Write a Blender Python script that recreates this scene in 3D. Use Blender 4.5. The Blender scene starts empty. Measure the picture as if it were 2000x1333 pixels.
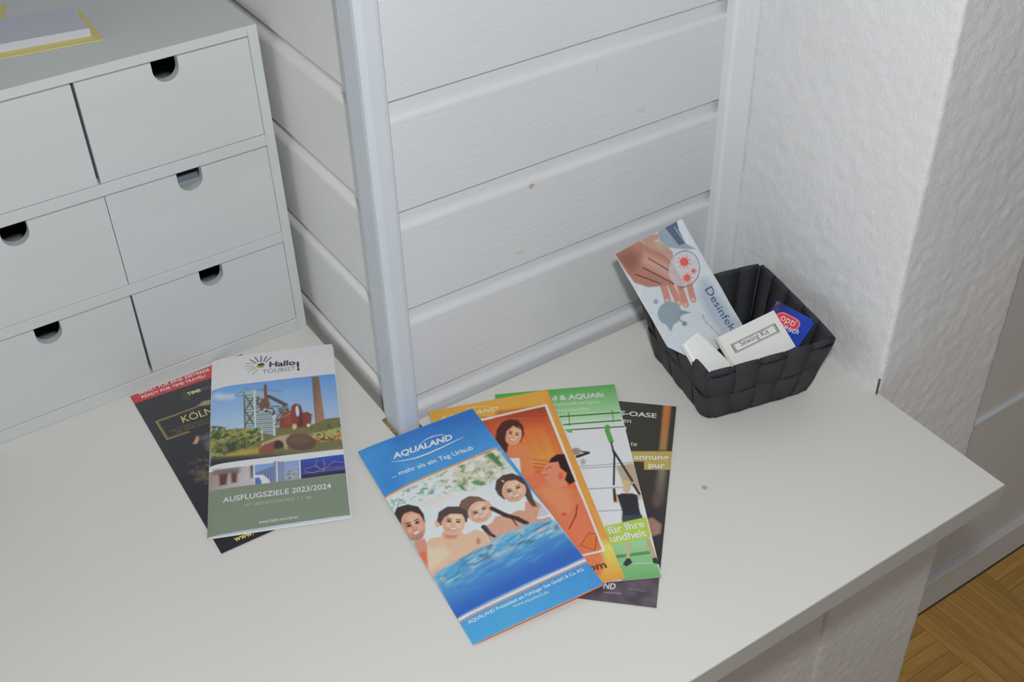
import bpy, bmesh, math, random
import numpy as np
from mathutils import Vector, Matrix, noise as mnoise

scene = bpy.context.scene
COL = scene.collection

# ------------------------------------------------------------------ camera
F_PX = 2275.16
CAM = np.array([-0.31949, -0.64859, 0.63835])
ROT = np.array([[0.8331594583804405, -0.5525108452122824, -0.024022548449745273],
                [0.3573396542540498, 0.5046816997256338, 0.7858783324787888],
                [-0.4220825611285159, -0.6633461749982844, 0.6179143659976989]])   # rows: right, up, back
cd = bpy.data.cameras.new('camera'); cam = bpy.data.objects.new('camera', cd); COL.objects.link(cam)
cd.sensor_width = 36.0; cd.lens = F_PX * 36.0 / 2000.0; cd.clip_start = 0.01
m4 = Matrix.Identity(4)
for r in range(3):
    for c in range(3):
        m4[r][c] = ROT[c][r]
    m4[r][3] = CAM[r]
cam.matrix_world = m4
scene.camera = cam

def ray(p):
    return ROT.T @ np.array([(p[0] - 1000) / F_PX, -(p[1] - 666.5) / F_PX, -1.0])
def on_z(p, z):
    v = ray(p); return CAM + (z - CAM[2]) / v[2] * v
def on_plane(p, p0, n):
    v = ray(p); return CAM + np.dot(np.array(p0) - CAM, n) / np.dot(v, n) * v

# ------------------------------------------------------------------ world, lights, exposure
w = bpy.data.worlds.new('world'); scene.world = w; w.use_nodes = True
bg = w.node_tree.nodes['Background']; bg.inputs[0].default_value = (0.92, 0.96, 1.0, 1); bg.inputs[1].default_value = 0.165
def area(name, loc, target, sx, sy, watt, col):
    l = bpy.data.lights.new(name, 'AREA'); l.shape = 'RECTANGLE'; l.size = sx; l.size_y = sy; l.energy = watt; l.color = col
    o = bpy.data.objects.new(name, l); COL.objects.link(o); o.location = loc
    o.rotation_euler = (Vector(target) - Vector(loc)).to_track_quat('-Z', 'Y').to_euler()
    return o
flash_pos = CAM + ROT[1] * 0.085 + ROT[0] * 0.03 + ROT[2] * 0.02
fl = bpy.data.lights.new('camera_flash', 'POINT'); fl.energy = 20.0; fl.shadow_soft_size = 0.02; fl.color = (0.95, 0.97, 1.0)
flo = bpy.data.objects.new('camera_flash', fl); COL.objects.link(flo); flo.location = flash_pos
area('window_and_fill_light', (-2.6, 0.15, 0.85), (0.0, -0.1, 0.1), 1.3, 1.2, 8.5, (0.93, 0.97, 1.0))
area('window_and_fill_light', (1.7, -3.4, 1.5), (0.3, -0.1, 0.0), 1.6, 1.4, 8.0, (0.86, 0.93, 1.0))  # fill lamp added behind the camera; no window known there
scene.view_settings.view_transform = 'Standard'; scene.view_settings.look = 'None'
scene.view_settings.gamma = 1.0; scene.view_settings.exposure = -0.05
scene.view_settings.use_curve_mapping = False

# ------------------------------------------------------------------ helpers
def lin(c):
    c = np.asarray(c, float) / 255.0
    return np.where(c <= 0.04045, c / 12.92, ((c + 0.055) / 1.055) ** 2.4)
KPRINT = 0.70          # light that reaches a white sheet: printed colour = seen colour / KPRINT
def ink(c):
    return np.clip(lin(c) / KPRINT, 0.003, 0.80)

def tag(o, label=None, cat=None, group=None, kind=None):
    if label: o['label'] = label
    if cat: o['category'] = cat
    if group: o['group'] = group
    if kind: o['kind'] = kind
    return o
def empty(name, loc=(0, 0, 0), rz=0.0):
    o = bpy.data.objects.new(name, None); COL.objects.link(o); o.location = loc; o.rotation_euler = (0, 0, rz)
    o.empty_display_size = 0.02
    return o
def link(name, me, mat=None, parent=None, smooth=False):
    o = bpy.data.objects.new(name, me); COL.objects.link(o)
    if mat is not None and len(me.materials) == 0: me.materials.append(mat)
    if parent is not None: o.parent = parent
    if smooth:
        me.polygons.foreach_set('use_smooth', [True] * len(me.polygons))
    return o
def bm_obj(name, bm, mat, parent=None, smooth=False):
    me = bpy.data.meshes.new(name); bmesh.ops.recalc_face_normals(bm, faces=bm.faces); bm.to_mesh(me); bm.free()
    return link(name, me, mat, parent, smooth)
def pyd(name, verts, faces, mat, parent=None, smooth=False):
    me = bpy.data.meshes.new(name); me.from_pydata([tuple(v) for v in verts], [], faces); me.update()
    return link(name, me, mat, parent, smooth)
def bm_box(bm, lo, hi, bev=0.0, seg=2):
    r = bmesh.ops.create_cube(bm, size=1.0)
    for v in r['verts']:
        for i in range(3):
            v.co[i] = (lo[i] + hi[i]) / 2 + v.co[i] * (hi[i] - lo[i])
    if bev > 0:
        es = list({e for v in r['verts'] for e in v.link_edges})
        bmesh.ops.bevel(bm, geom=es, offset=bev, segments=seg, profile=0.5, affect='EDGES')
def box(name, lo, hi, mat, parent=None, bev=0.0, seg=2):
    bm = bmesh.new(); bm_box(bm, lo, hi, bev, seg); return bm_obj(name, bm, mat, parent)
def prism(name, outline, z0, z1, mat, parent=None, bev=0.0):
    """outline: 2D (x, y) points, extruded z0..z1"""
    bm = bmesh.new(); n = len(outline)
    a = [bm.verts.new((x, y, z0)) for x, y in outline]; b = [bm.verts.new((x, y, z1)) for x, y in outline]
    bm.faces.new(a[::-1]); top = bm.faces.new(b)
    for i in range(n): bm.faces.new((a[i], a[(i + 1) % n], b[(i + 1) % n], b[i]))
    if bev > 0:
        bmesh.ops.bevel(bm, geom=list(top.edges), offset=bev, segments=2, profile=0.5, affect='EDGES')
    return bm_obj(name, bm, mat, parent)
def sweep(path, prof_fn):
    """list of rings of points -> verts, faces (closed rings, capped)"""
    verts, faces = [], []
    k = len(prof_fn(0))
    for i in range(len(path)):
        verts += [tuple(p) for p in prof_fn(i)]
    for i in range(len(path) - 1):
        for j in range(k):
            a = i * k + j; b = i * k + (j + 1) % k
            faces.append((a, b, b + k, a + k))
    faces.append(tuple(range(k))[::-1]); faces.append(tuple(range((len(path) - 1) * k, len(path) * k)))
    return verts, faces
def tube(name, pts, r, mat, parent=None, seg=8, closed=False):
    pts = [Vector(p) for p in pts]; n = len(pts); verts = []; faces = []
    for i, p in enumerate(pts):
        a = pts[(i - 1) % n] if closed or i > 0 else p; b = pts[(i + 1) % n] if closed or i < n - 1 else p
        d = (b - a).normalized(); up = Vector((0, 0, 1)) if abs(d.z) < 0.9 else Vector((1, 0, 0))
        x = d.cross(up).normalized(); y = x.cross(d).normalized()
        for s in range(seg):
            t = 2 * math.pi * s / seg; verts.append(p + x * (r * math.cos(t)) + y * (r * math.sin(t)))
    for i in range(n if closed else n - 1):
        for s in range(seg):
            a = i * seg + s; b = i * seg + (s + 1) % seg; c = ((i + 1) % n) * seg + (s + 1) % seg; d_ = ((i + 1) % n) * seg + s
            faces.append((a, b, c, d_))
    if not closed:
        faces.append(tuple(range(seg))[::-1]); faces.append(tuple(range((n - 1) * seg, n * seg)))
    return pyd(name, verts, faces, mat, parent, True)

# ------------------------------------------------------------------ materials
def mat_base(name, col, rough=0.6, spec=0.4):
    m = bpy.data.materials.new(name); m.use_nodes = True; nt = m.node_tree; b = nt.nodes['Principled BSDF']
    b.inputs['Base Color'].default_value = (*col, 1); b.inputs['Roughness'].default_value = rough
    b.inputs['Specular IOR Level'].default_value = spec
    return m, nt, b
def nd(nt, t, **kw):
    n = nt.nodes.new(t)
    for k, v in kw.items():
        if k in n.inputs: n.inputs[k].default_value = v
        else: setattr(n, k, v)
    return n
def coords(nt, scale=(1, 1, 1), kind='Object'):
    tc = nd(nt, 'ShaderNodeTexCoord'); mp = nd(nt, 'ShaderNodeMapping'); mp.inputs['Scale'].default_value = scale
    nt.links.new(tc.outputs[kind], mp.inputs['Vector']); return mp.outputs['Vector']
def ramp(nt, src, stops):
    r = nd(nt, 'ShaderNodeValToRGB'); e = r.color_ramp.elements
    while len(e) < len(stops): e.new(0.5)
    for k, (p, c) in zip(e, stops):
        k.position = p; k.color = (*c, 1)
    nt.links.new(src, r.inputs['Fac']); return r.outputs['Color']
def bump(nt, b, src, strength, dist, prev=None):
    n = nd(nt, 'ShaderNodeBump', Strength=strength, Distance=dist); nt.links.new(src, n.inputs['Height'])
    if prev is not None: nt.links.new(prev, n.inputs['Normal'])
    nt.links.new(n.outputs['Normal'], b.inputs['Normal']); return n.outputs['Normal']
def noise(nt, vec, scale, detail=4, rough=0.5, out='Fac', dist=0.0):
    n = nd(nt, 'ShaderNodeTexNoise', Scale=scale, Detail=detail, Roughness=rough, Distortion=dist)
    nt.links.new(vec, n.inputs['Vector']); return n.outputs[out]

def painted_wood(name, col, stretch, knots=0.5):
    m, nt, b = mat_base(name, col, 0.45, 0.4)
    v = coords(nt, stretch)
    g = noise(nt, v, 330, 5, 0.65, dist=0.5)
    v2 = coords(nt)
    k = noise(nt, v2, 9, 3)
    c = ramp(nt, k, [(0.30, tuple(np.array(col) * 0.97)), (0.62, col), (0.80, (col[0], col[1] * 0.985, col[2] * 0.94))])
    nt.links.new(c, b.inputs['Base Color'])
    n1 = bump(nt, b, g, 0.45, 0.0010)
    bump(nt, b, noise(nt, v2, 900, 2), 0.06, 0.0006, n1)
    return m
M = {}
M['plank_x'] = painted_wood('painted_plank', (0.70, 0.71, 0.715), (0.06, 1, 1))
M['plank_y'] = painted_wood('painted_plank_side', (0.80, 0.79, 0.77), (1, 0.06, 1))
M['trim'] = painted_wood('painted_trim', (0.80, 0.83, 0.85), (1, 1, 0.05))
M['post'] = painted_wood('painted_post', (0.64, 0.68, 0.71), (1, 1, 0.05))
def plaster(name, col):
    m, nt, b = mat_base(name, col, 0.9, 0.15)
    v = coords(nt, (1, 1, 0.75))
    n1 = bump(nt, b, noise(nt, v, 430, 4, 0.62, dist=0.8), 0.5, 0.0016)
    bump(nt, b, noise(nt, v, 150, 3, 0.5), 0.25, 0.002, n1)
    k = noise(nt, v, 14, 3)
    nt.links.new(ramp(nt, k, [(0.3, tuple(np.array(col) * 0.96)), (0.7, col)]), b.inputs['Base Color'])
    return m
M['plaster'] = plaster('rough_plaster', (0.80, 0.80, 0.80))
M['wall_paint'] = plaster('far_wall_paint', (0.76, 0.75, 0.73))
def lam():
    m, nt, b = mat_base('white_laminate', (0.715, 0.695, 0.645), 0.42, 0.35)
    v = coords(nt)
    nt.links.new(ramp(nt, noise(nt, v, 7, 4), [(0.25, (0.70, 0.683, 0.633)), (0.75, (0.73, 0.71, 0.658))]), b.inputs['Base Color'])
    bump(nt, b, noise(nt, v, 600, 2), 0.03, 0.0005)
    return m
M['laminate'] = lam()
M['edge'], _, _ = mat_base('shaded_edge', (0.50, 0.495, 0.47), 0.5, 0.3)  # white like the top; its shade is put into a greyer colour
def core():
    m, nt, b = mat_base('chipboard', (0.42, 0.27, 0.15), 0.9, 0.1)
    nt.links.new(ramp(nt, noise(nt, coords(nt), 500, 3), [(0.3, (0.20, 0.13, 0.08)), (0.7, (0.50, 0.36, 0.22))]), b.inputs['Base Color'])
    return m
M['core'] = core()
def chest_mat():
    m, nt, b = mat_base('white_stained_ply', (0.62, 0.645, 0.635), 0.6, 0.25)
    v = coords(nt, (0.15, 1, 1))
    nt.links.new(ramp(nt, noise(nt, v, 40, 4), [(0.3, (0.605, 0.63, 0.62)), (0.7, (0.63, 0.655, 0.645))]), b.inputs['Base Color'])
    bump(nt, b, noise(nt, v, 260, 3), 0.08, 0.0006)
    return m
M['chest'] = chest_mat()
M['chest_in'], _, _ = mat_base('drawer_inside', (0.45, 0.48, 0.49), 0.9, 0.1)
M['void'], _, _ = mat_base('dark_gap', (0.12, 0.125, 0.13), 0.95, 0.05)
def weave():
    m, nt, b = mat_base('dark_nylon_webbing', (0.040, 0.043, 0.047), 0.62, 0.35)
    uv = nd(nt, 'ShaderNodeUVMap')
    wv = nd(nt, 'ShaderNodeTexWave', Scale=0.30, Distortion=0.25); wv.bands_direction = 'X'
    nt.links.new(uv.outputs['UV'], wv.inputs['Vector'])
    wv2 = nd(nt, 'ShaderNodeTexWave', Scale=0.22, Distortion=0.4); wv2.bands_direction = 'Y'
    nt.links.new(uv.outputs['UV'], wv2.inputs['Vector'])
    nt.links.new(ramp(nt, wv.outputs['Fac'], [(0.1, (0.026, 0.028, 0.031)), (0.9, (0.066, 0.070, 0.075))]), b.inputs['Base Color'])
    n1 = bump(nt, b, wv.outputs['Fac'], 0.7, 0.0006)
    bump(nt, b, wv2.outputs['Fac'], 0.5, 0.0005, n1)
    return m
M['weave'] = weave()
M['wire'], _, _ = mat_base('dark_coated_wire', (0.045, 0.048, 0.052), 0.7, 0.2)
M['glint'], _, b_ = mat_base('glint_wire', (0.65, 0.66, 0.68), 0.3, 0.5); b_.inputs['Metallic'].default_value = 0.7
def paper(name, col, rough=0.55, sheen=0.0):
    m, nt, b = mat_base(name, col, rough, 0.35)
    bump(nt, b, noise(nt, coords(nt), 300, 2), 0.05, 0.0004)
    return m
M['paper'] = paper('white_paper', (0.80, 0.80, 0.79))
M['page_edge'] = paper('page_edges', (0.62, 0.68, 0.76))
M['soap'] = paper('soap_wrapper', (0.85, 0.845, 0.82), 0.35)
M['soap_side'] = paper('soap_wrapper_side', (0.80, 0.75, 0.62), 0.45)
M['kit'] = paper('kit_card', (0.78, 0.77, 0.73), 0.6)
M['kit_side'] = paper('kit_fold', (0.66, 0.62, 0.50), 0.6)
M['block'] = paper('grey_note_paper', (0.56, 0.575, 0.64), 0.6)
M['yellow'] = paper('yellow_paper', (0.72, 0.62, 0.22), 0.6)
M['grey_paper'] = paper('grey_blue_paper', (0.42, 0.47, 0.52), 0.6)
M['sachet_edge'] = paper('sachet_back', (0.08, 0.10, 0.35), 0.4)
def printed(name, rough):
    m, nt, b = mat_base(name, (1, 1, 1), rough, 0.25)
    a = nd(nt, 'ShaderNodeVertexColor'); a.layer_name = 'print'
    nt.links.new(a.outputs['Color'], b.inputs['Base Color'])
    bump(nt, b, noise(nt, coords(nt), 120, 2), 0.04, 0.0006)
    return m
M['print'] = printed('printed_gloss_paper', 0.45)
M['foil'] = printed('printed_foil', 0.22)
_inks = {}
def ink_mat(c):
    c = tuple(c)
    if c not in _inks:
        m, nt, b = mat_base('ink_%d_%d_%d' % c, tuple(ink(c)), 0.4, 0.35); _inks[c] = m
    return _inks[c]
def parquet():
    m, nt, b = mat_base('oak_parquet', (0.48, 0.25, 0.08), 0.35, 0.4)
    oi = nd(nt, 'ShaderNodeObjectInfo')
    v = coords(nt, (1, 0.08, 1))
    g = ramp(nt, noise(nt, v, 140, 5, 0.6), [(0.3, (0.50, 0.25, 0.055)), (0.7, (0.72, 0.42, 0.12))])
    hs = nd(nt, 'ShaderNodeHueSaturation'); nt.links.new(g, hs.inputs['Color'])
    mr = nd(nt, 'ShaderNodeMapRange'); mr.inputs['To Min'].default_value = 0.82; mr.inputs['To Max'].default_value = 1.12
    nt.links.new(oi.outputs['Random'], mr.inputs['Value']); nt.links.new(mr.outputs['Result'], hs.inputs['Value'])
    nt.links.new(hs.outputs['Color'], b.inputs['Base Color'])
    return m
M['parquet'] = parquet()
M['floor_base'] = paper('parquet_joint', (0.22, 0.11, 0.04), 0.7)

# ------------------------------------------------------------------ the setting
# plank panel facing the camera (plane y = 0) and its return on the left (plane x = XL)
PITCH, G1, XL = 0.0871, 0.2803, -0.0128
def plank_profile():
    """(depth behind the face, height below the joint): sunk tongue strip, rounded shoulder, flat face, square lower edge"""
    pr = [(0.0052, 0.0), (0.0052, 0.0105)]
    for k in range(1, 6):
        a = k / 5 * math.pi / 2; pr.append((0.0052 - 0.0052 * math.sin(a), 0.0105 + 0.0055 * (1 - math.cos(a))))
    pr += [(0.0, PITCH - 0.0014), (0.0008, PITCH - 0.0006), (0.0060, PITCH - 0.0006), (0.012, PITCH - 0.0006), (0.012, 0.0)]
    return pr
def plank_mesh(name, mat, axis, a0, a1):
    verts, faces = [], []; pr = plank_profile(); k = len(pr)
    for a in (a0, a1):
        for d, h in pr:
            verts.append((a, d, -h) if axis == 'x' else (d, a, -h))
    for j in range(k): faces.append((j, (j + 1) % k, k + (j + 1) % k, k + j))
    faces.append(tuple(range(k))); faces.append(tuple(range(k, 2 * k))[::-1])
    bm = bmesh.new(); vs = [bm.verts.new(v) for v in verts]
    for f in faces: bm.faces.new([vs[i] for i in f])
    bmesh.ops.recalc_face_normals(bm, faces=bm.faces)
    me = bpy.data.meshes.new(name); bm.to_mesh(me); bm.free(); me.materials.append(mat)
    for p in me.polygons: p.use_smooth = False
    return me
wall_back = box('wall_back', (-0.001, 0.0122, -0.75), (0.36, 0.03, 1.40), M['plank_x']); tag(wall_back, kind='structure')
wall_left = box('wall_left', (XL + 0.0122, 0.031, -0.75), (XL + 0.03, 0.75, 1.40), M['plank_y']); tag(wall_left, kind='structure')
mx = plank_mesh('plank', M['plank_x'], 'x', -0.006, 0.34)
my = plank_mesh('plank', M['plank_y'], 'y', 0.012, 0.75)
for i in range(-12, 5):
    z = G1 - PITCH * i
    o = link('plank', mx, None, wall_back); o.location = (0, 0, z)
    o = link('plank', my, None, wall_left); o.location = (XL, 0, z)

M['knot'] = paper('paint_over_knot', (0.66, 0.635, 0.56), 0.5); M['chip'] = paper('bare_chip', (0.80, 0.79, 0.77), 0.5)
M['bare'] = paper('bare_wood', (0.52, 0.43, 0.32), 0.7)
for (p_, rx, rz, mt, nm) in (((1253, 215), 0.0030, 0.0032, 'knot', 'knot'), ((1015, 493), 0.0034, 0.0026, 'knot', 'knot'), ((1038, 364), 0.0022, 0.0026, 'bare', 'chip'), ((1046, 352), 0.0026, 0.0013, 'chip', 'chip'), ((1166, 132), 0.0008, 0.0030, 'knot', 'nick')):
    c = on_plane(p_, (0, 0, 0), np.array([0, -1.0, 0])); n = 12
    V = [(c[0] + rx * (1 + 0.2 * math.sin(3 * a)) * math.cos(a), c[1] - dy + 0.00005, c[2] + rz * (1 + 0.25 * math.cos(2 * a)) * math.sin(a)) for dy in (0.0, 0.00025) for a in [2 * math.pi * k / n for k in range(n)]]
    pyd(nm, V, [tuple(range(n, 2 * n))] + [(k, (k + 1) % n, n + (k + 1) % n, n + k) for k in range(n)], M[mt], wall_back)

# corner post: L-shaped rounded strip that covers both plank ends
def post():
    out = [(-0.0215, 0.0165), (-0.0238, 0.0145), (-0.0246, 0.010), (-0.0246, -0.0095), (-0.0240, -0.0125), (-0.0222, -0.0142), (-0.0195, -0.0150),
           (-0.0100, -0.0150), (-0.0078, -0.0144), (-0.0064, -0.0128), (-0.0058, -0.010), (-0.0058, -0.0004), (XL + 0.004, 0.0), (XL - 0.0004, 0.006), (XL - 0.0004, 0.0165)]
    return prism('trim_1', out, -0.03, 1.40, M['post'])
tag(post(), kind='structure')
# flat strip in the right corner
def corner_strip():
    out = [(0.3045, 0.001), (0.3045, -0.0075), (0.3052, -0.0092), (0.3070, -0.0100), (0.3290, -0.0100), (0.3318, -0.0094), (0.3330, -0.0070), (0.3330, 0.001)]
    return prism('trim_2', out, -0.02, 1.40, M['trim'])
tag(corner_strip(), kind='structure')

# rough plastered pillar on the right
XR, YB, X2, YW, ZF = 0.3245, -0.1970, 0.4873, -0.034, -0.75
def plaster_shell(name, plan, z0, z1, step, amp, mat, seed):
    P = [Vector((x, y, 0)) for x, y in plan]; cols = []
    for i in range(len(P) - 1):
        d = P[i + 1] - P[i]; n = max(2, int(d.length / step)); nn = Vector((d.y, -d.x, 0)).normalized()
        for k in range(n + (1 if i == len(P) - 2 else 0)):
            q = P[i] + d * (k / n); nrm = nn
            if k == 0 and i > 0:
                e = P[i] - P[i - 1]; nrm = (nn + Vector((e.y, -e.x, 0)).normalized()).normalized(); q = q - nrm * 0.0008
            cols.append((q, nrm))
    nz = int((z1 - z0) / step); verts = []; faces = []
    for j in range(nz + 1):
        z = z0 + (z1 - z0) * j / nz
        for q, nrm in cols:
            s = Vector((q.x * 150 + seed, q.y * 150, z * 120))
            h = mnoise.fractal(s, 0.9, 2.0, 3) * amp + mnoise.noise(s * 0.12) * amp * 0.6
            verts.append(q + nrm * h + Vector((0, 0, z)))
    c = len(cols)
    for j in range(nz):
        for i in range(c - 1): faces.append((j * c + i, j * c + i + 1, (j + 1) * c + i + 1, (j + 1) * c + i))
    return pyd(name, verts, faces, mat, None, True)
pillar = plaster_shell('wall_right', [(0.3335, 0.03), (XR + 0.0012, YB), (X2, YB), (X2, YW + 0.01)], ZF, 1.10, 0.0036, 0.0008, M['plaster'], 3.0)
tag(pillar, kind='structure')
low = plaster_shell('wall_front', [(-0.50, YB + 0.003), (XR + 0.004, YB + 0.003)], ZF, -0.0205, 0.0045, 0.0012, M['plaster'], 9.0)
tag(low, kind='structure')
box('crack', (XR - 0.0010, YB - 0.0008, 0.000), (XR + 0.0002, YB + 0.0006, 0.016), M['void'], pillar)

# room behind the pillar
wall_far = box('wall_far', (X2 - 0.02, YW, ZF), (3.0, YW + 0.10, 1.4), M['wall_paint']); tag(wall_far, kind='structure')
tag(box('trim_3', (X2 - 0.01, YW - 0.006, -0.3915), (3.0, YW + 0.001, -0.3825), M['trim'], None, 0.002), kind='structure')
tag(box('baseboard_far', (X2 - 0.01, YW - 0.012, ZF), (3.0, YW + 0.001, -0.686), M['wall_paint'], None, 0.002), kind='structure')
# mosaic parquet: squares of seven lamellae, turned in alternation
floor = box('floor', (-1.6, -2.2, ZF - 0.03), (3.0, YW + 0.05, ZF - 0.0022), M['floor_base']); tag(floor, kind='structure')
LW, NB = 0.0225, 7; SQ = LW * NB
def lamella():
    bm = bmesh.new(); bm_box(bm, (-LW / 2 + 0.0003, -SQ / 2 + 0.0003, -0.008), (LW / 2 - 0.0003, SQ / 2 - 0.0003, 0.0))
    me = bpy.data.meshes.new('lamella'); bm.to_mesh(me); bm.free(); me.materials.append(M['parquet']); return me
lm = lamella(); X0F = 0.7435
for bi in range(-1, 6):
    for bj in range(6):
        cx = X0F + (bi + 0.5) * SQ; cy = YW - 0.014 - (bj + 0.5) * SQ
        for k in range(NB):
            o = link('lamella', lm, None, floor); off = (k - (NB - 1) / 2) * LW
            if (bi + bj) % 2 == 0: o.location = (cx + off, cy, ZF)
            else: o.location = (cx, cy + off, ZF); o.rotation_euler = (0, 0, math.pi / 2)
fm = bpy.data.meshes.new('parquet_field')
vv, ff = [], []
for (x0, x1, y0, y1) in ((-1.6, X0F - SQ, -2.2, YW), (X0F + 6 * SQ, 3.0, -2.2, YW), (X0F - SQ, X0F + 6 * SQ, -2.2, YW - 0.014 - 6 * SQ)):
    k = len(vv); vv += [(x0, y0, ZF), (x1, y0, ZF), (x1, y1, ZF), (x0, y1, ZF)]; ff.append((k, k + 1, k + 2, k + 3))
fm.from_pydata(vv, [], ff); link('parquet_field', fm, M['parquet'], floor)['kind'] = 'stuff'

# ------------------------------------------------------------------ desk
YF, TH = -0.325, 0.0200
desk = empty('desk', (0, 0, -TH))
tag(desk, 'white laminate desktop with a front edge greyed for its shade, notched around the corner post', 'desk')
out = [(-1.0, YF), (XR, YF), (XR, YB + 0.003), (0.330, YB + 0.003), (0.331, -0.0062), (-0.0052, -0.0062), (-0.0052, -0.0158), (-0.0288, -0.0158), (-0.0288, 0.0112), (-0.0226, 0.0122), (-0.0226, 0.62), (-1.0, 0.62)]
def desk_top():
    bm = bmesh.new(); n = len(out)
    a = [bm.verts.new((x, y, 0.0)) for x, y in out]; b = [bm.verts.new((x, y, TH)) for x, y in out]
    bm.faces.new(a[::-1]); top = bm.faces.new(b); sides = []
    for i in range(n): sides.append(bm.faces.new((a[i], a[(i + 1) % n], b[(i + 1) % n], b[i])))
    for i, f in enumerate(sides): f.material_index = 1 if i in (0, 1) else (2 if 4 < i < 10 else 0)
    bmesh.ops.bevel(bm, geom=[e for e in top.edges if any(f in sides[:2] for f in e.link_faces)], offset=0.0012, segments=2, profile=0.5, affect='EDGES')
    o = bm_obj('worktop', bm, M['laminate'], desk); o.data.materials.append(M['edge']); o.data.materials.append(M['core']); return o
desk_top()
box('exposed_core', (-0.0288, -0.0165, TH - 0.006), (-0.0140, 0.0112, TH - 0.0030), M['core'], desk)
p = on_z((1376, 953), 0)
def disc(name, c, r, h, mat, parent, n=14, sy=1.0):
    verts = [(c[0] + r * math.cos(2 * math.pi * k / n), c[1] + sy * r * math.sin(2 * math.pi * k / n), c[2] + hh) for hh in (0, h) for k in range(n)]
    faces = [tuple(range(n, 2 * n))] + [(k, (k + 1) % n, n + (k + 1) % n, n + k) for k in range(n)]
    return pyd(name, verts, faces, mat, parent)
M['scuff'] = paper('scuff', (0.42, 0.42, 0.41), 0.6)
disc('scuff_mark', (p[0], p[1], TH), 0.0022, 0.00008, M['scuff'], desk)

# ------------------------------------------------------------------ drawer chest
YC, XC, HC, DEP = 0.1632, -0.0230, 0.2874, 0.235
XLc = -0.3102
chest = empty('drawer_chest', ((XC + XLc) / 2, YC + DEP / 2, 0)); tag(chest, 'small white wooden chest with six drawers beside the plank wall', 'chest of drawers')
cx0, cy0 = chest.location.x, chest.location.y
def cbox(name, lo, hi, mat=None, parent=None, bev=0.0006):
    return box(name, (lo[0] - cx0, lo[1] - cy0, lo[2]), (hi[0] - cx0, hi[1] - cy0, hi[2]), mat or M['chest'], parent or chest, bev, 1)
ST = 0.0083
cbox('side_panel', (XC - ST, YC, 0), (XC, YC + DEP, HC)); cbox('side_panel', (XLc, YC, 0), (XLc + ST, YC + DEP, HC))
cbox('top_panel', (XLc + ST, YC, 0.2796), (XC - ST, YC + DEP, HC)); cbox('bottom_panel', (XLc + ST, YC, 0.0), (XC - ST, YC + DEP, 0.0116))
ROWS = [(0.1972, 0.2788), (0.1042, 0.1856), (0.0125, 0.0930)]
cbox('shelf', (XLc + ST, YC, 0.1863), (XC - ST, YC + DEP, 0.1964)); cbox('shelf', (XLc + ST, YC, 0.0937), (XC - ST, YC + DEP, 0.1035))
cbox('back_panel', (XLc + ST, YC + DEP - 0.006, 0.0116), (XC - ST, YC + DEP, 0.2796), M['chest_in'])
def drawer(x0, x1, z0, z1, hx, dy=0.0, lean=0.0):
    FT = 0.0075; R = 0.0101; dpt = 0.0172
    pts = [(x0, z0), (x1, z0), (x1 + lean, z1), (hx + R, z1)]
    zc = z1 - (dpt - R)
    for k in range(0, 13):
        a = -math.pi * k / 12; pts.append((hx + R * math.cos(a), zc + R * math.sin(a)))
    pts += [(hx - R, z1), (x0 + lean, z1)]
    arc = pts[4:-2]; low_ = [(hx + R + 0.004, z0)] + [(x, z0) for x, z in arc[1:-1]] + [(hx - R - 0.004, z0)]
    pts = pts[:1] + low_[::-1] + pts[1:]                     # extra points along the lower edge, below the finger hole
    bm = bmesh.new(); n = len(pts); m_ = len(low_)
    f = [bm.verts.new((x - cx0, YC + dy - cy0, z)) for x, z in pts]; b = [bm.verts.new((x - cx0, YC + dy + FT - cy0, z)) for x, z in pts]
    iL, iR = 1, m_; a0 = m_ + 4                              # lower points 1..m_ run left to right; the arc runs right to left from a0
    for q, fl in ((f, False), (b, True)):
        fs = [[q[0], q[iL], q[a0 + m_ - 1], q[a0 + m_], q[a0 + m_ + 1]], [q[iR], q[m_ + 1], q[m_ + 2], q[m_ + 3], q[a0]]]
        fs += [[q[iL + i], q[iL + i + 1], q[a0 + m_ - 2 - i], q[a0 + m_ - 1 - i]] for i in range(m_ - 1)]
        for w_ in fs: bm.faces.new(w_[::-1] if fl else w_)
    for i in range(n): bm.faces.new((f[i], b[i], b[(i + 1) % n], f[(i + 1) % n]))
    fr = bm_obj('drawer', bm, M['chest'], chest)
    # the tray behind the front
    yb = YC + dy + FT; bm = bmesh.new(); t = 0.004
    lo = (x0 + 0.002 - cx0, yb - cy0, z0 + 0.001); hi = (x1 - 0.002 - cx0, yb + 0.19 - cy0, z0 + 0.006)
    bm_box(bm, lo, hi); bm_box(bm, lo, (lo[0] + t, hi[1], z1 - 0.012)); bm_box(bm, (hi[0] - t, lo[1], lo[2]), (hi[0], hi[1], z1 - 0.012)); bm_box(bm, (lo[0], hi[1] - t, lo[2]), (hi[0], hi[1], z1 - 0.012))
    bm_obj('tray', bm, M['chest_in'], fr)
    return fr
xr_ = -0.0318; xl_ = XLc + ST + 0.0006
gaps = [(-0.1672, -0.1647, 0.0), (-0.1654, -0.1648, 0.0), (-0.1674, -0.1650, 0.0007)]
for (z0, z1), (gl, gr, ln), dy in zip(ROWS, gaps, (0.0004, 0.0002, 0.0006)):
    drawer(gr, xr_, z0, z1, -0.0980, dy); drawer(xl_, gl, z0, z1, -0.2340, dy * 0.5, ln)
cbox('gap_shade_strip', (-0.172, YC + 0.012, 0.0118), (-0.160, YC + 0.02, 0.2794), M['void'])  # dark strip behind the drawer gaps; the gaps' shade is put into its colour
pk = box('paper_stack', (-0.145, YC + 0.022, 0.1103), (-0.060, YC + 0.10, 0.1650), M['grey_paper'], None, 0.001)
tag(pk, 'grey blue papers inside the middle right drawer, seen through its finger hole', 'papers')

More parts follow.
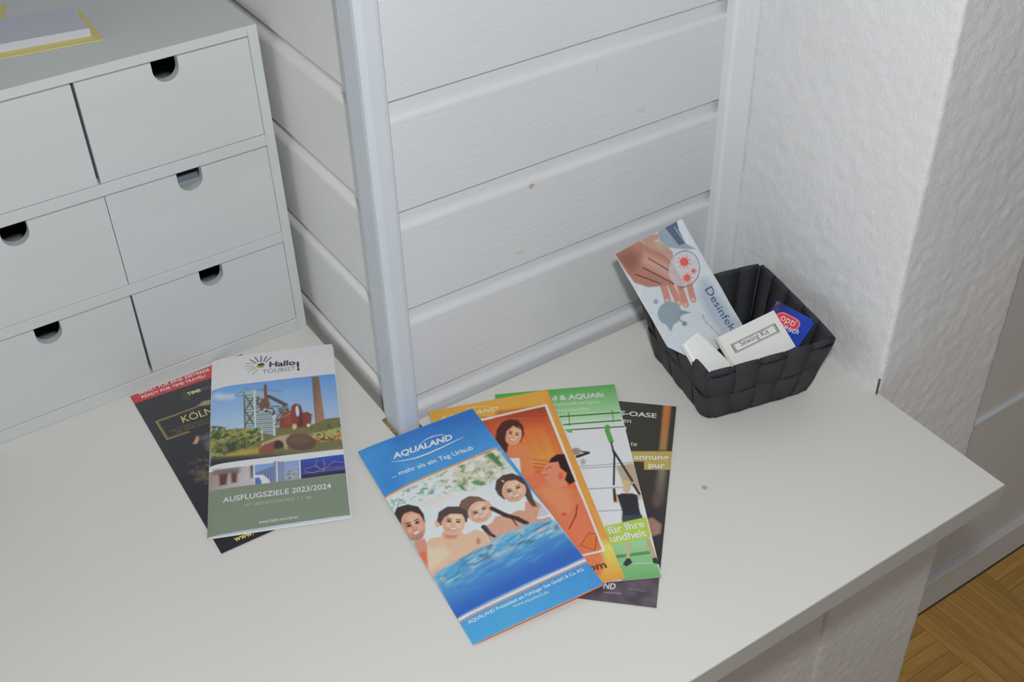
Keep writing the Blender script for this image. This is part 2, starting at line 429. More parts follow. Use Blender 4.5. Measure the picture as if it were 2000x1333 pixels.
# on top of the chest: yellow sheet, white block of note paper
def sheet(name, quad, z, th, mat, parent=None):
    return prism(name, quad, z, z + th, mat, parent)
ys = sheet('yellow_folder', [(-0.262, 0.226), (-0.1275, 0.2040), (-0.1245, 0.2690), (-0.255, 0.300)], HC + 0.0002, 0.0006, M['yellow'])
tag(ys, 'thin yellow folder under a white block on top of the drawer chest', 'folder')
npd = sheet('paper_block', [(-0.258, 0.2360), (-0.1330, 0.2150), (-0.1310, 0.2620), (-0.252, 0.2890)], HC + 0.0009, 0.0062, M['block'])
tag(npd, 'white block of paper lying on the yellow folder on the drawer chest', 'paper block')
y2 = sheet('yellow_card', [(-0.262, 0.310), (-0.1775, 0.2885), (-0.170, 0.318), (-0.255, 0.340)], HC + 0.0002, 0.0005, M['yellow'])
tag(y2, 'pale yellow card behind the paper block at the left picture edge', 'card')

# ------------------------------------------------------------------ print painting
class Print:
    """a small picture painted with soft shapes; (u, v) in metres on the sheet, v up"""
    def __init__(s, wd, ht, res, to_uv):
        s.w, s.h = wd, ht; s.nu = max(2, int(wd / res)) + 1; s.nv = max(2, int(ht / res)) + 1
        s.U, s.V = np.meshgrid(np.linspace(0, wd, s.nu), np.linspace(0, ht, s.nv)); s.res = res
        s.img = np.zeros((s.nv, s.nu, 3)); s.to_uv = to_uv; s.rng = np.random.RandomState(7)
    def q(s, pts, k=None):
        """crop coordinates -> photo pixels -> sheet metres"""
        o = []
        for p in pts:
            if k: p = (k[0] + p[0] / k[2], k[1] + p[1] / k[2])
            o.append(s.to_uv(p))
        return np.array(o)
    def fill(s, c): s.img[:] = lin(c)
    def _mix(s, a, c, sl=None):
        c = lin(c) if not (isinstance(c, np.ndarray) and c.ndim == 3) else c
        v = s.img if sl is None else s.img[sl]
        v[:] = v * (1 - a[..., None]) + c * a[..., None]
    def _box(s, P, pad):
        i0 = max(0, int((P[:, 0].min() - pad) / s.w * (s.nu - 1))); i1 = min(s.nu, int((P[:, 0].max() + pad) / s.w * (s.nu - 1)) + 2)
        j0 = max(0, int((P[:, 1].min() - pad) / s.h * (s.nv - 1))); j1 = min(s.nv, int((P[:, 1].max() + pad) / s.h * (s.nv - 1)) + 2)
        return (slice(j0, j1), slice(i0, i1)) if i1 > i0 and j1 > j0 else None
    def sdf(s, P, sl):
        X, Y = s.U[sl], s.V[sl]; d = np.full(X.shape, 1e9); sg = np.ones(X.shape); n = len(P)
        for i in range(n):
            a = P[i]; b = P[i - 1]; e = b - a; wx, wy = X - a[0], Y - a[1]
            t = np.clip((wx * e[0] + wy * e[1]) / (e @ e + 1e-14), 0, 1)
            d = np.minimum(d, (wx - e[0] * t) ** 2 + (wy - e[1] * t) ** 2)
            c1 = Y >= a[1]; c2 = Y < b[1]; c3 = e[0] * wy > e[1] * wx
            fl = (c1 & c2 & c3) | (~c1 & ~c2 & ~c3); sg = np.where(fl, -sg, sg)
        return sg * np.sqrt(d)
    def poly(s, pts, c, k=None, soft=0.0004, alpha=1.0, tex=0.0, tscale=0.004):
        P = s.q(pts, k); sl = s._box(P, soft * 2)
        if sl is None: return
        a = np.clip(0.5 - s.sdf(P, sl) / (2 * soft), 0, 1) * alpha
        if tex:
            t = s.vnoise(tscale)[sl]; col = np.clip(lin(c)[None, None] * (1 + tex * (t[..., None] - 0.5) * 2), 0.0, 1); s._mix(a, col, sl)
        else: s._mix(a, c, sl)
    def ell(s, c0, rx, ry, c, k=None, rot=0.0, soft=0.0004, alpha=1.0, n=26):
        """radii in crop / photo pixels, rot in degrees clockwise on the picture"""
        r = math.radians(rot); pts = []
        for i in range(n):
            t = 2 * math.pi * i / n; x, y = rx * math.cos(t), ry * math.sin(t)
            pts.append((c0[0] + x * math.cos(r) - y * math.sin(r), c0[1] + x * math.sin(r) + y * math.cos(r)))
        s.poly(pts, c, k, soft, alpha)
    def line(s, pts, wd, c, k=None, soft=0.0003, alpha=1.0):
        """stroke of width wd metres"""
        P = s.q(pts, k)
        for i in range(len(P) - 1):
            a, b = P[i], P[i + 1]; sl = s._box(np.array([a, b]), wd + soft * 2)
            if sl is None: continue
            X, Y = s.U[sl], s.V[sl]; e = b - a; t = np.clip(((X - a[0]) * e[0] + (Y - a[1]) * e[1]) / (e @ e + 1e-14), 0, 1)
            d = np.hypot(X - a[0] - e[0] * t, Y - a[1] - e[1] * t) - wd / 2
            s._mix(np.clip(0.5 - d / (2 * soft), 0, 1) * alpha, c, sl)
    def vnoise(s, size, st=None):
        return np.clip(0.5 + 1.15 * ((s._vn(size, st) - 0.5) * 0.75 + (s._vn(size * 0.5, st) - 0.5) * 0.4), 0, 1)
    def _vn(s, size, st=None):
        nx = ny = 64; g = s.rng.rand(ny + 1, nx + 1)
        an = s.rng.rand() * 6.3 if st is None else st[0]; q_ = 1.0 if st is None else st[1]; r_ = s.rng.rand(2) * 9; x = ((s.U * math.cos(an) + s.V * math.sin(an)) / (size * q_) + 31 + r_[0] * 0.1) % (nx - 1); y = ((-s.U * math.sin(an) + s.V * math.cos(an)) / size + 31 + r_[1] * 0.1) % (ny - 1); xi = x.astype(int); yi = y.astype(int); fx = x - xi; fy = y - yi
        fx = fx * fx * (3 - 2 * fx); fy = fy * fy * (3 - 2 * fy)
        return (g[yi, xi] * (1 - fx) + g[yi, xi + 1] * fx) * (1 - fy) + (g[yi + 1, xi] * (1 - fx) + g[yi + 1, xi + 1] * fx) * fy
    def speck(s, pts, cols, k=None, size=0.003, thr=0.55, soft=0.10, alpha=1.0, psoft=0.001, st=None):
        """noise-shaped blots of the given colours inside an outline"""
        P = s.q(pts, k); sl = s._box(P, psoft * 2)
        if sl is None: return
        m = np.clip(0.5 - s.sdf(P, sl) / (2 * psoft), 0, 1)
        for c in cols:
            t = s.vnoise(size, st)[sl]; s._mix(m * np.clip((t - thr) / soft, 0, 1) * alpha, c, sl)
    def grad(s, pts, c0, c1, p0, p1, k=None, soft=0.0004, alpha=1.0):
        P = s.q(pts, k); sl = s._box(P, soft * 2); a, b = s.q([p0, p1], k); e = b - a
        t = np.clip(((s.U[sl] - a[0]) * e[0] + (s.V[sl] - a[1]) * e[1]) / (e @ e), 0, 1)[..., None]
        s._mix(np.clip(0.5 - s.sdf(P, sl) / (2 * soft), 0, 1) * alpha, lin(c0) * (1 - t) + lin(c1) * t, sl)
    def face(s, c0, rx, ry, rot, skin, k, hair=None, mouth=True):
        r = math.radians(rot); at = lambda x, y: (c0[0] + x * rx * math.cos(r) - y * ry * math.sin(r), c0[1] + x * rx * math.sin(r) + y * ry * math.cos(r))
        dk = tuple(int(v * 0.60) for v in skin); lt = tuple(min(255, int(v * 1.12) + 6) for v in skin); md = tuple(int(v * 0.82) for v in skin)
        s.ell(c0, rx, ry, skin, k, rot, 0.0005)
        s.ell(at(-0.45, 0.1), rx * 0.42, ry * 0.7, md, k, rot, 0.0014, 0.55)
        s.ell(at(0.15, -0.42), rx * 0.55, ry * 0.3, lt, k, rot, 0.0014, 0.8)
        for sx in (-0.36, 0.40):
            s.ell(at(sx, -0.10), rx * 0.20, ry * 0.075, (60, 42, 36), k, rot, 0.0004)
            s.ell(at(sx, -0.27), rx * 0.25, ry * 0.05, (88, 62, 50), k, rot - 6 * sx, 0.0004, 0.9)
            s.ell(at(sx * 1.1, 0.22), rx * 0.22, ry * 0.16, lt, k, rot, 0.001, 0.7)
        s.ell(at(0.05, 0.17), rx * 0.15, ry * 0.12, md, k, rot, 0.0006, 0.9); s.ell(at(0.05, 0.05), rx * 0.07, ry * 0.2, lt, k, rot, 0.0006, 0.8)
        if mouth:
            s.ell(at(0.05, 0.50), rx * 0.36, ry * 0.12, (168, 92, 84), k, rot, 0.0006, 0.9); s.ell(at(0.05, 0.48), rx * 0.29, ry * 0.065, (232, 224, 218), k, rot, 0.0004)
        s.ell(at(0.05, 0.80), rx * 0.3, ry * 0.12, dk, k, rot, 0.001, 0.25)
    def colors(s):
        g = s.img @ np.array([0.25, 0.6, 0.15]); c = s.img * 0.88 + g[..., None] * 0.12          # muted halftone print
        c = c * (0.95 + 0.05 * (s.vnoise(0.0045) - 0.5) + 0.06 * (s.vnoise(0.0012) - 0.5))[..., None]
        return np.clip(c / KPRINT, 0.004, 0.80)

# built-in font: measure its capital height once
def text_outline(txt, bold=0.0, shear=0.0, space=1.0):
    cu = bpy.data.curves.new('t', 'FONT'); cu.body = txt; cu.size = 1.0; cu.offset = bold; cu.shear = shear; cu.space_character = space; cu.resolution_u = 3
    ob = bpy.data.objects.new('t', cu); COL.objects.link(ob)
    dg = bpy.context.evaluated_depsgraph_get(); me = ob.evaluated_get(dg).to_mesh()
    v = np.array([x.co[:2] for x in me.vertices]).reshape(-1, 2); f = [tuple(p_.vertices) for p_ in me.polygons]
    ob.evaluated_get(dg).to_mesh_clear(); bpy.data.objects.remove(ob); bpy.data.curves.remove(cu)
    return v, f
CAPH = float(np.ptp(text_outline('H')[0][:, 1]))
def lettering(txt, a, b, cap, col, surf, parent, bold=0.0, shear=0.0, space=1.0, lift=0.00012, name='lettering'):
    """txt from sheet point a to b (metres) with capital height cap, laid on the surface surf(u, v)"""
    v, f = text_outline(txt, bold, 0.0, space)
    if len(v) == 0: return None
    v = v.copy(); v[:, 0] += v[:, 1] * shear
    a = np.array(a); b = np.array(b); d = b - a; L = np.linalg.norm(d); d /= L; n = np.array([-d[1], d[0]])
    x = (v[:, 0] - v[:, 0].min()) / np.ptp(v[:, 0]) * L; y = v[:, 1] / CAPH * cap
    uv = a + np.outer(x, d) + np.outer(y, n)
    V = [surf(p_[0], p_[1], lift) for p_ in uv]
    return pyd(name, V, f, ink_mat(col), parent)

def grid_sheet(name, pr, surf, mat, parent, skirt=0.00025, rim=(205, 205, 203)):
    """printed sheet: painted grid on top, thin white edge round it, closed underneath"""
    nu, nv = pr.nu, pr.nv; verts = []
    for j in range(nv):
        for i in range(nu): verts.append(surf(pr.U[j, i], pr.V[j, i], 0.0))
    I = np.arange(nu * nv).reshape(nv, nu)
    quads = np.stack([I[:-1, :-1], I[:-1, 1:], I[1:, 1:], I[1:, :-1]], -1).reshape(-1, 4)
    ring = list(I[0, :]) + list(I[1:, -1]) + list(I[-1, -2::-1]) + list(I[-2:0:-1, 0]); nr = len(ring); N = nu * nv
    verts += [verts[r] for r in ring]; below = []
    for r in ring:
        j, i = divmod(int(r), nu); below.append(surf(pr.U[j, i], pr.V[j, i], -skirt))
    verts += below
    k = np.arange(nr); k2 = (k + 1) % nr
    sk = np.stack([N + k, N + nr + k, N + nr + k2, N + k2], -1)
    faces = quads.tolist() + sk.tolist()
    me = bpy.data.meshes.new(name); me.from_pydata([tuple(v) for v in verts], [], faces)
    at = me.color_attributes.new('print', 'FLOAT_COLOR', 'POINT')
    c = np.ones((len(verts), 4)); c[:N, :3] = pr.colors().reshape(-1, 3); c[N:, :3] = ink(rim)
    at.data.foreach_set('color', c.ravel()); me.update()
    return link(name, me, mat, parent, True)

RES = 0.00045
class Leaflet:
    def __init__(s, name, label, pose, wd, ht, zc, thick, bul, group=None, cat='brochure'):
        s.x, s.y, s.t = pose; s.w, s.h, s.zc, s.th, s.bul = wd, ht, zc, thick, bul
        s.root = empty(name, (s.x, s.y, 0), s.t); tag(s.root, label, cat, group); s.zm = sum(zc) / 4 + thick
        s.pr = Print(wd, ht, RES, s.to_uv)
    def base(s, u, v):
        a, b = u / s.w, v / s.h; TL, TR, BR, BL = s.zc
        return TL * (1 - a) * b + TR * a * b + BR * a * (1 - b) + BL * (1 - a) * (1 - b)
    def surf(s, u, v, lift=0.0):
        a = min(max(u / s.w, 0), 1)
        k = 1 - s.bul * math.exp(-a / 0.09) - 0.25 * s.bul * math.exp(-(1 - a) / 0.08)
        return (u - s.w / 2, v - s.h / 2, s.base(u, v) + s.th * k + lift)
    def to_uv(s, p):
        """photo pixel -> (u, v) on the sheet, iterating on the sheet's own height"""
        z = s.zm; c, sn = math.cos(s.t), math.sin(s.t)
        for _ in range(3):
            q = on_z(p, z); dx, dy = q[0] - s.x, q[1] - s.y
            u = c * dx + sn * dy + s.w / 2; v = -sn * dx + c * dy + s.h / 2
            z = s.surf(min(max(u, 0), s.w), min(max(v, 0), s.h))[2]
        return (u, v)
    def slab(s, name, inset, f0, f1, mat, du=0.0, dv=0.0):
        """pages between fractions f0..f1 of the thickness"""
        nu, nv = 14, 6; verts = []; faces = []
        for f in (f1, f0):
            for j in range(nv + 1):
                for i in range(nu + 1):
                    u = inset + (s.w - 2 * inset) * i / nu; v = inset + (s.h - 2 * inset) * j / nv
                    x, y, z = s.surf(u, v); zb = s.base(u, v); verts.append((x + du, y + dv, zb + (z - 0.0003 - zb) * f))
        k = nu + 1; N = k * (nv + 1)
        for j in range(nv):
            for i in range(nu):
                a = j * k + i; faces.append((a, a + 1, a + k + 1, a + k)); faces.append((N + a, N + a + k, N + a + k + 1, N + a + 1))
        ring = list(range(k)) + [j * k + nu for j in range(1, nv + 1)] + [nv * k + i for i in range(nu - 1, -1, -1)] + [j * k for j in range(nv - 1, 0, -1)]
        for i in range(len(ring)): a, b = ring[i], ring[(i + 1) % len(ring)]; faces.append((a, N + a, N + b, b))
        return pyd(name, verts, faces, mat, s.root)
    def finish(s, rim=(205, 205, 203), mat='print'):
        s.cover = grid_sheet('cover', s.pr, s.surf, M[mat], s.root, 0.00028, rim); return s.cover
    def text(s, txt, p0, p1, cap, col=(235, 235, 235), k=None, bold=0.0, shear=0.0, space=1.0):
        a, b = s.pr.q([p0, p1], k); return lettering(txt, a, b, cap, col, s.surf, s.cover, bold, shear, space)

FAN = 'leaflets fanned out in front of the corner post'
# crop frames used for reading positions off the photograph: (x0, y0, scale)
kA, kB, kC, kD, kE, kF = (690, 790, 5.555), (740, 860, 4.3), (840, 1050, 4.255), (830, 740, 4.0), (1080, 900, 4.444), (680, 740, 2.4687)
kH, kI, kJ, kK, kL, kM = (400, 670, 5.797), (395, 870, 5.923), (250, 700, 4.444), (1190, 420, 4.443), (1310, 570, 6.452), (1370, 490, 6.348)

# ---- dark wellness leaflet (bottom of the fan)
L = Leaflet('leaflet', 'dark leaflet with an orange stripe and olive label, lowest and rightmost of the fan', (0.0692, -0.1565, -0.76), 0.1009, 0.21, (0.0002,) * 4, 0.0007, 0.2, FAN, 'leaflet')
P_ = L.pr; P_.fill((58, 56, 50))
P_.grad([(1130, 770), (1340, 780), (1300, 1200), (1080, 1180)], (66, 63, 54), (48, 46, 45), (1250, 790), (1250, 1120))
P_.grad([(1297, 780), (1312, 780), (1301, 880), (1288, 880)], (196, 112, 48), (150, 120, 70), (1300, 795), (1295, 880), None, 0.0012)
P_.grad([(1287, 915), (1301, 915), (1296, 985), (1276, 985)], (120, 112, 98), (70, 66, 60), (1290, 915), (1285, 985), None, 0.002)
P_.poly([(1232, 882), (1313, 882), (1309, 918), (1258, 918), (1258, 902), (1230, 902)], (176, 152, 70))
P_.poly([(1255, 1015), (1275, 1012), (1292, 1025), (1290, 1042), (1276, 1048), (1262, 1040)], (150, 108, 96), None, 0.001)
P_.ell((1283, 978), 8, 14, (96, 74, 66), None, 0, 0.002)
P_.poly([(1120, 1128), (1300, 1128), (1295, 1200), (1100, 1190)], (84, 74, 82), None, 0.002, 1, 0.3, 0.006)
P_.line([(1180, 1158), (1212, 1160)], 0.0006, (150, 140, 150)); P_.line([(1228, 1150), (1262, 1156)], 0.0006, (120, 110, 120))
L.slab('inner_page', 0.0004, 0.0, 1.0, M['paper']); L.finish((150, 150, 150))
L.text('S-OASE', (1211, 811), (1282, 817), 0.0052, (232, 232, 232), None, 0.02); L.text('en', (1216, 825), (1232, 827), 0.0052, (205, 205, 200))
L.text('n', (1215, 839), (1223, 840), 0.0052, (205, 205, 200)); L.text('te', (1231, 871), (1244, 872), 0.0048, (190, 190, 185))
L.text('annung', (1238, 898), (1306, 899), 0.0058, (245, 240, 215), None, 0.02); L.text('pur', (1267, 914), (1299, 915), 0.0058, (245, 240, 215), None, 0.02)
L.text('ND', (1178, 1150), (1202, 1152), 0.0050, (235, 230, 235), None, 0.02, 0.2)

# ---- green fitness leaflet
L = Leaflet('leaflet', 'green fitness leaflet with a man in black hanging from straps, under the orange one', (0.0586, -0.1328, -0.4958), 0.1009, 0.21, (0.0004, 0.0013, 0.0013, 0.0006), 0.0008, 0.25, FAN, 'leaflet')
P_ = L.pr; P_.fill((205, 212, 203))
P_.grad([(960, 740), (1220, 740), (1240, 850), (960, 850)], (72, 158, 60), (150, 195, 140), (1130, 755), (1150, 815))
P_.grad([(1080, 810), (1225, 800), (1230, 850), (1090, 860)], (150, 195, 140), (214, 220, 212), (1150, 812), (1155, 848))
for a, b in (((1055, 298), (1520, 266)), ((1085, 360), (1530, 326)), ((1100, 402), (1550, 375))): P_.line([a, b], 0.0013, (42, 55, 44), kD)
for x in ((1123, 268, 1130, 370), (1460, 245, 1475, 340)): P_.line([x[:2], x[2:]], 0.0006, (60, 80, 62), kD)
P_.line([(1425, 375), (1425, 410), (1455, 490)], 0.0042, (80, 152, 62), kD); P_.poly([(1100, 400), (1155, 390), (1150, 425), (1110, 420)], (95, 165, 85), kD)
for y in ((1180, 690, 1620, 655), (1250, 865, 1540, 850)): P_.line([y[:2], y[2:]], 0.0009, (140, 140, 132), kD)
for y in ((330, 245, 560, 235), (400, 440, 600, 430), (250, 70, 690, 40)): P_.line([y[:2], y[2:]], 0.0010, (150, 148, 138), kE)
P_.poly([(1490, 690), (1590, 665), (1640, 660), (1720, 900), (1600, 830), (1540, 800)], (170, 150, 122), kD, 0.0012)
P_.line([(1455, 500), (1480, 600), (1475, 830)], 0.0016, (48, 48, 52), kD); P_.line([(1470, 560), (1520, 640), (1620, 800)], 0.0020, (48, 48, 52), kD)
P_.ell((1180, 570), 40, 30, (150, 128, 118), kD, 0, 0.001); P_.line([(1190, 610), (1275, 580)], 0.003, (55, 50, 52), kD); P_.line([(1225, 570), (1270, 575)], 0.0015, (40, 40, 42), kD); P_.ell((1235, 650), 22, 25, (165, 155, 148), kD, 0, 0.001)
P_.grad([(490, 700), (830, 640), (960, 1060), (600, 1060)], (140, 190, 130), (96, 160, 90), (700, 700), (780, 1030), kE, 0.0008)
P_.line([(560, 835), (830, 800)], 0.003, (84, 130, 78), kE, 0.0006); P_.line([(580, 900), (860, 890)], 0.0006, (170, 205, 165), kE)
P_.poly([(520, 290), (560, 290), (570, 370), (520, 370)], (196, 160, 122), kE, 0.0008); P_.poly([(740, 270), (770, 300), (765, 345), (740, 330)], (196, 160, 122), kE, 0.0008)
P_.line([(530, 250), (540, 350)], 0.0022, (60, 52, 50), kE); P_.line([(700, 210), (750, 290)], 0.0022, (60, 52, 50), kE)
P_.poly([(555, 300), (600, 285), (690, 285), (735, 300), (750, 420), (770, 490), (600, 520), (600, 440)], (46, 46, 50), kE, 0.0006)
P_.poly([(600, 480), (770, 470), (790, 520), (790, 560), (600, 560)], (60, 66, 76), kE, 0.0006)
P_.ell((640, 235), 36, 50, (190, 160, 128), kE, 0, 0.0006); P_.ell((628, 190), 36, 18, (196, 170, 110), kE, 0, 0.0006)
P_.poly([(640, 700), (680, 700), (672, 790), (660, 850), (636, 850), (640, 780)], (186, 158, 128), kE, 0.0006); P_.poly([(800, 680), (840, 680), (880, 780), (905, 850), (870, 850), (835, 780)], (176, 150, 120), kE, 0.0006)
P_.poly([(605, 905), (640, 850), (670, 850), (690, 890), (640, 920)], (46, 52, 56), kE, 0.0004); P_.poly([(862, 850), (900, 840), (930, 905), (870, 890)], (46, 52, 56), kE, 0.0004)
P_.poly([(445, 570), (810, 492), (850, 665), (490, 740)], (160, 188, 40), kE)
L.slab('inner_page', 0.0005, 0.0, 1.0, M['paper']); L.finish()
L.text('d & AQUAfit', (1079, 783), (1181, 776), 0.0058, (235, 240, 232), None, 0.02); L.text('hysiotherapie', (1083, 793.5), (1171, 788), 0.0042, (190, 220, 185)); L.text('essstudio', (1088, 805), (1151, 801), 0.0042, (190, 220, 185))
L.text('für Ihre', (485, 640), (800, 572), 0.0066, (245, 246, 235), kE, 0.02); L.text('undheit', (505, 712), (815, 655), 0.0066, (245, 246, 235), kE, 0.02)

# ---- orange sauna leaflet
L = Leaflet('leaflet', 'orange leaflet with a white framed sauna couple picture, under the blue one', (0.0187, -0.1204, -0.3476), 0.1009, 0.21, (0.0010, 0.0023, 0.0023, 0.0012), 0.0013, 0.3, FAN, 'leaflet')
P_ = L.pr; P_.fill((226, 150, 22))
P_.grad([(1060, 755), (1080, 755), (1230, 1140), (1170, 1140)], (228, 138, 24), (232, 140, 40), (1060, 755), (1210, 1135), None, 0.003)
P_.grad([(1100, 1060), (1230, 1060), (1240, 1150), (1090, 1150)], (226, 190, 70), (230, 140, 20), (1170, 1075), (1190, 1135), None, 0.004)
fr = [(905, 828), (1066.5, 791), (1179.5, 1076), (1040, 1108), (905, 840)]
P_.poly(fr[:4], (244, 228, 200))
i_ = [(905, 831), (1064.3, 794.5), (1175.5, 1073.5), (1040, 1104)]
P_.grad(i_, (176, 66, 26), (222, 112, 30), (980, 800), (1150, 1080))
P_.grad([(960, 830), (1070, 830), (1100, 905), (990, 920)], (200, 84, 24), (226, 134, 34), (1000, 830), (1040, 905), None, 0.006)
for k_ in range(6): P_.line([(935 + k_ * 24, 826 - k_ * 4.5), (985 + k_ * 22, 905)], 0.0004, (150, 60, 20), None, 0.0006, 0.45)
P_.line([(415, 305), (960, 290)], 0.0012, (128, 44, 22), kD, 0.001, 0.7); P_.poly([(560, 250), (940, 205), (960, 270), (540, 300)], (138, 50, 26), kD, 0.002, 0.6)
for y in (630, 660, 690): P_.line([(840, y), (960, y + 14)], 0.0007, (140, 60, 24), kD)
P_.poly([(548, 480), (560, 400), (600, 340), (660, 316), (730, 325), (768, 375), (775, 440), (745, 500), (700, 470), (650, 520), (640, 580), (600, 590), (560, 540)], (74, 36, 26), kD, 0.0008)
P_.poly([(640, 600), (660, 540), (740, 515), (800, 540), (838, 620), (856, 760), (770, 790), (740, 640), (640, 640)], (224, 116, 62), kD, 0.0008)
P_.poly([(640, 625), (735, 622), (752, 760), (700, 790), (640, 760)], (235, 224, 216), kD, 0.0008)
P_.face((690, 440), 66, 82, 12, (232, 146, 108), kD)
P_.poly([(590, 470), (600, 390), (650, 340), (720, 345), (750, 400), (690, 370), (640, 410), (625, 480), (632, 560), (600, 560)], (74, 36, 26), kD, 0.0008)
P_.poly([(760, 780), (870, 740), (960, 800), (1000, 860), (1110, 850), (1200, 880), (1300, 1060), (1250, 1230), (1000, 1240), (960, 1000), (900, 900)], (226, 104, 56), kD, 0.001)
P_.poly([(860, 880), (960, 830), (1110, 870), (1170, 1000), (1160, 1080), (1060, 1080), (960, 960)], (240, 128, 76), kD, 0.004, 0.8)
P_.poly([(1095, 620), (1130, 600), (1190, 700), (1240, 900), (1190, 1000), (1130, 1060), (1090, 960)], (226, 100, 54), kF, 0.002, 0.9)
P_.poly([(1040, 700), (1110, 560), (1150, 620), (1190, 700), (1140, 800), (1100, 800)], (230, 106, 62), kF, 0.001)
P_.line([(1105, 610), (1098, 660), (1065, 725)], 0.0011, (110, 40, 24), kF, 0.0006); P_.ell((1040, 655), 14, 10, (196, 76, 50), kF, 0, 0.001)
P_.poly([(905, 740), (930, 700), (960, 650), (1050, 640), (1100, 740), (1110, 840), (1000, 860), (950, 790)], (232, 124, 84), kD, 0.0008)
P_.poly([(965, 660), (985, 620), (1030, 592), (1090, 588), (1110, 640), (1150, 740), (1180, 800), (1130, 830), (1090, 790), (1110, 740), (1055, 700), (1040, 650)], (46, 26, 24), kD, 0.0007)
P_.line([(945, 710), (985, 690)], 0.0008, (120, 52, 36), kD); P_.line([(925, 755), (960, 750)], 0.0009, (150, 60, 46), kD); P_.ell((1060, 760), 22, 30, (206, 92, 60), kD)
P_.poly([(1125, 805), (1175, 735), (1210, 755), (1195, 820)], (206, 104, 34), kF, 0.0006)
for a, b in (((1120, 805), (1160, 745)), ((1160, 745), (1200, 750)), ((1200, 750), (1190, 825)), ((1120, 805), (1190, 828))): P_.line([a, b], 0.0006, (120, 52, 20), kF)
P_.line([fr[0], fr[1], fr[2], fr[3]], 0.0013, (248, 236, 214))
L.slab('inner_page', 0.0006, 0.0, 1.0, M['paper']); L.finish()
L.text('AQUALAND', (858, 823), (975, 802), 0.0046, (246, 222, 165), None, 0.01, 0.35); L.text('om', (1150, 1117), (1186, 1109), 0.0060, (92, 62, 20), None, 0.03)
a_ = [(905, 802), (925, 796), (945, 794.5), (962, 797)]
def stroke(Lf, pts, w0, col, name='swoosh'):
    P = Lf.pr.q(pts); V = []; F = []; n = len(P)
    for i in range(n):
        d = P[min(i + 1, n - 1)] - P[max(i - 1, 0)]; d = d / np.linalg.norm(d); nn = np.array([-d[1], d[0]]); t = i / (n - 1); ww = w0 * (0.25 + 0.75 * math.sin(math.pi * t)) / 2
        for s_ in (-1, 1): q = P[i] + nn * ww * s_; V.append(Lf.surf(q[0], q[1], 0.00013))
    for i in range(n - 1): F.append((2 * i, 2 * i + 1, 2 * i + 3, 2 * i + 2))
    return pyd(name, V, F, ink_mat(col), Lf.cover)
stroke(L, a_, 0.0007, (246, 222, 165))

# ---- blue pool leaflet (top of the fan)
L = Leaflet('leaflet', 'blue leaflet with a laughing family in a pool, topmost of the fan', (-0.0247, -0.1237, -0.1097), 0.1009, 0.21, (0.0021, 0.0038, 0.0041, 0.0006), 0.0019, 0.75, FAN, 'leaflet')
P_ = L.pr; P_.fill((50, 138, 200))
P_.grad([(680, 890), (930, 795), (975, 880), (745, 980)], (32, 104, 182), (52, 138, 200), (830, 835), (850, 900), None, 0.002); P_.grad([(690, 885), (760, 860), (790, 960), (748, 975)], (50, 140, 204), (38, 116, 192), (705, 900), (790, 920), None, 0.006, 0.8)  # lighter left end of the band: a highlight put into the print colour
ph = [(749, 974), (800, 946), (860, 920), (968, 876), (1150, 1092), (1000, 1158), (930, 1190), (896, 1212)]
P_.grad(ph, (196, 206, 200), (196, 222, 224), (860, 920), (900, 1020))
P_.poly([(500, 330), (860, 130), (990, 80), (1110, 260), (1000, 320), (760, 420), (560, 420)], (186, 180, 150), kB, 0.004, 0.9)
P_.speck([(60, 500), (500, 270), (640, 330), (660, 420), (330, 520), (130, 580)], [(225, 236, 236), (90, 128, 112), (150, 178, 168), (232, 240, 240), (96, 130, 112)], kB, 0.0036, 0.55, 0.30, 0.75, 0.003)
P_.speck([(480, 290), (860, 120), (1000, 80), (1100, 250), (900, 380), (740, 420), (560, 380)], [(120, 140, 84), (206, 204, 186), (92, 124, 78), (214, 216, 206)], kB, 0.0042, 0.55, 0.32, 0.75, 0.003)
P_.poly([(870, 110), (940, 90), (1000, 150), (1045, 220), (1010, 225), (940, 160)], (74, 120, 60), kB, 0.001); P_.poly([(770, 350), (830, 335), (905, 370), (860, 385), (800, 375)], (84, 138, 74), kB, 0.001); P_.poly([(660, 380), (700, 370), (740, 430), (700, 420)], (84, 132, 84), kB, 0.001)
P_.poly([(300, 560), (420, 490), (640, 440), (650, 480), (520, 540), (380, 580)], (208, 188, 178), kB, 0.0022, 0.8)
P_.poly([(380, 600), (660, 480), (960, 400), (1180, 560), (1240, 650), (700, 840), (400, 850)], (196, 218, 218), kB, 0.003, 0.9)
# water
wl = [(450, 1150), (520, 1090), (700, 990), (900, 890), (1040, 800), (1200, 740), (1330, 690), (1480, 670), (1745, 990), (1560, 1078), (1300, 1190), (900, 1380), (640, 1520), (540, 1330)]
# woman on the right
P_.poly([(1100, 625), (1160, 590), (1225, 590), (1225, 520), (1300, 500), (1350, 530), (1420, 610), (1480, 720), (1240, 780)], (196, 140, 112), kB, 0.0008)
P_.poly([(1215, 330), (1270, 410), (1300, 500), (1330, 560), (1290, 560), (1240, 500), (1220, 430)], (86, 62, 54), kB, 0.0008)
P_.poly([(975, 410), (985, 340), (1040, 295), (1120, 278), (1200, 310), (1250, 380), (1240, 470), (1050, 500), (1000, 460)], (78, 56, 52), kB, 0.0006)
P_.face((1135, 425), 102, 98, -22, (212, 158, 128), kB); P_.poly([(978, 410), (1000, 340), (1060, 300), (1140, 290), (1215, 335), (1225, 380), (1150, 335), (1070, 345), (1020, 390), (1005, 440)], (78, 56, 52), kB, 0.0006)
P_.line([(1035, 340), (1048, 352)], 0.0012, (180, 170, 165), kB); P_.poly([(1330, 660), (1370, 530), (1420, 600), (1440, 640), (1370, 660)], (226, 228, 230), kB, 0.0005)
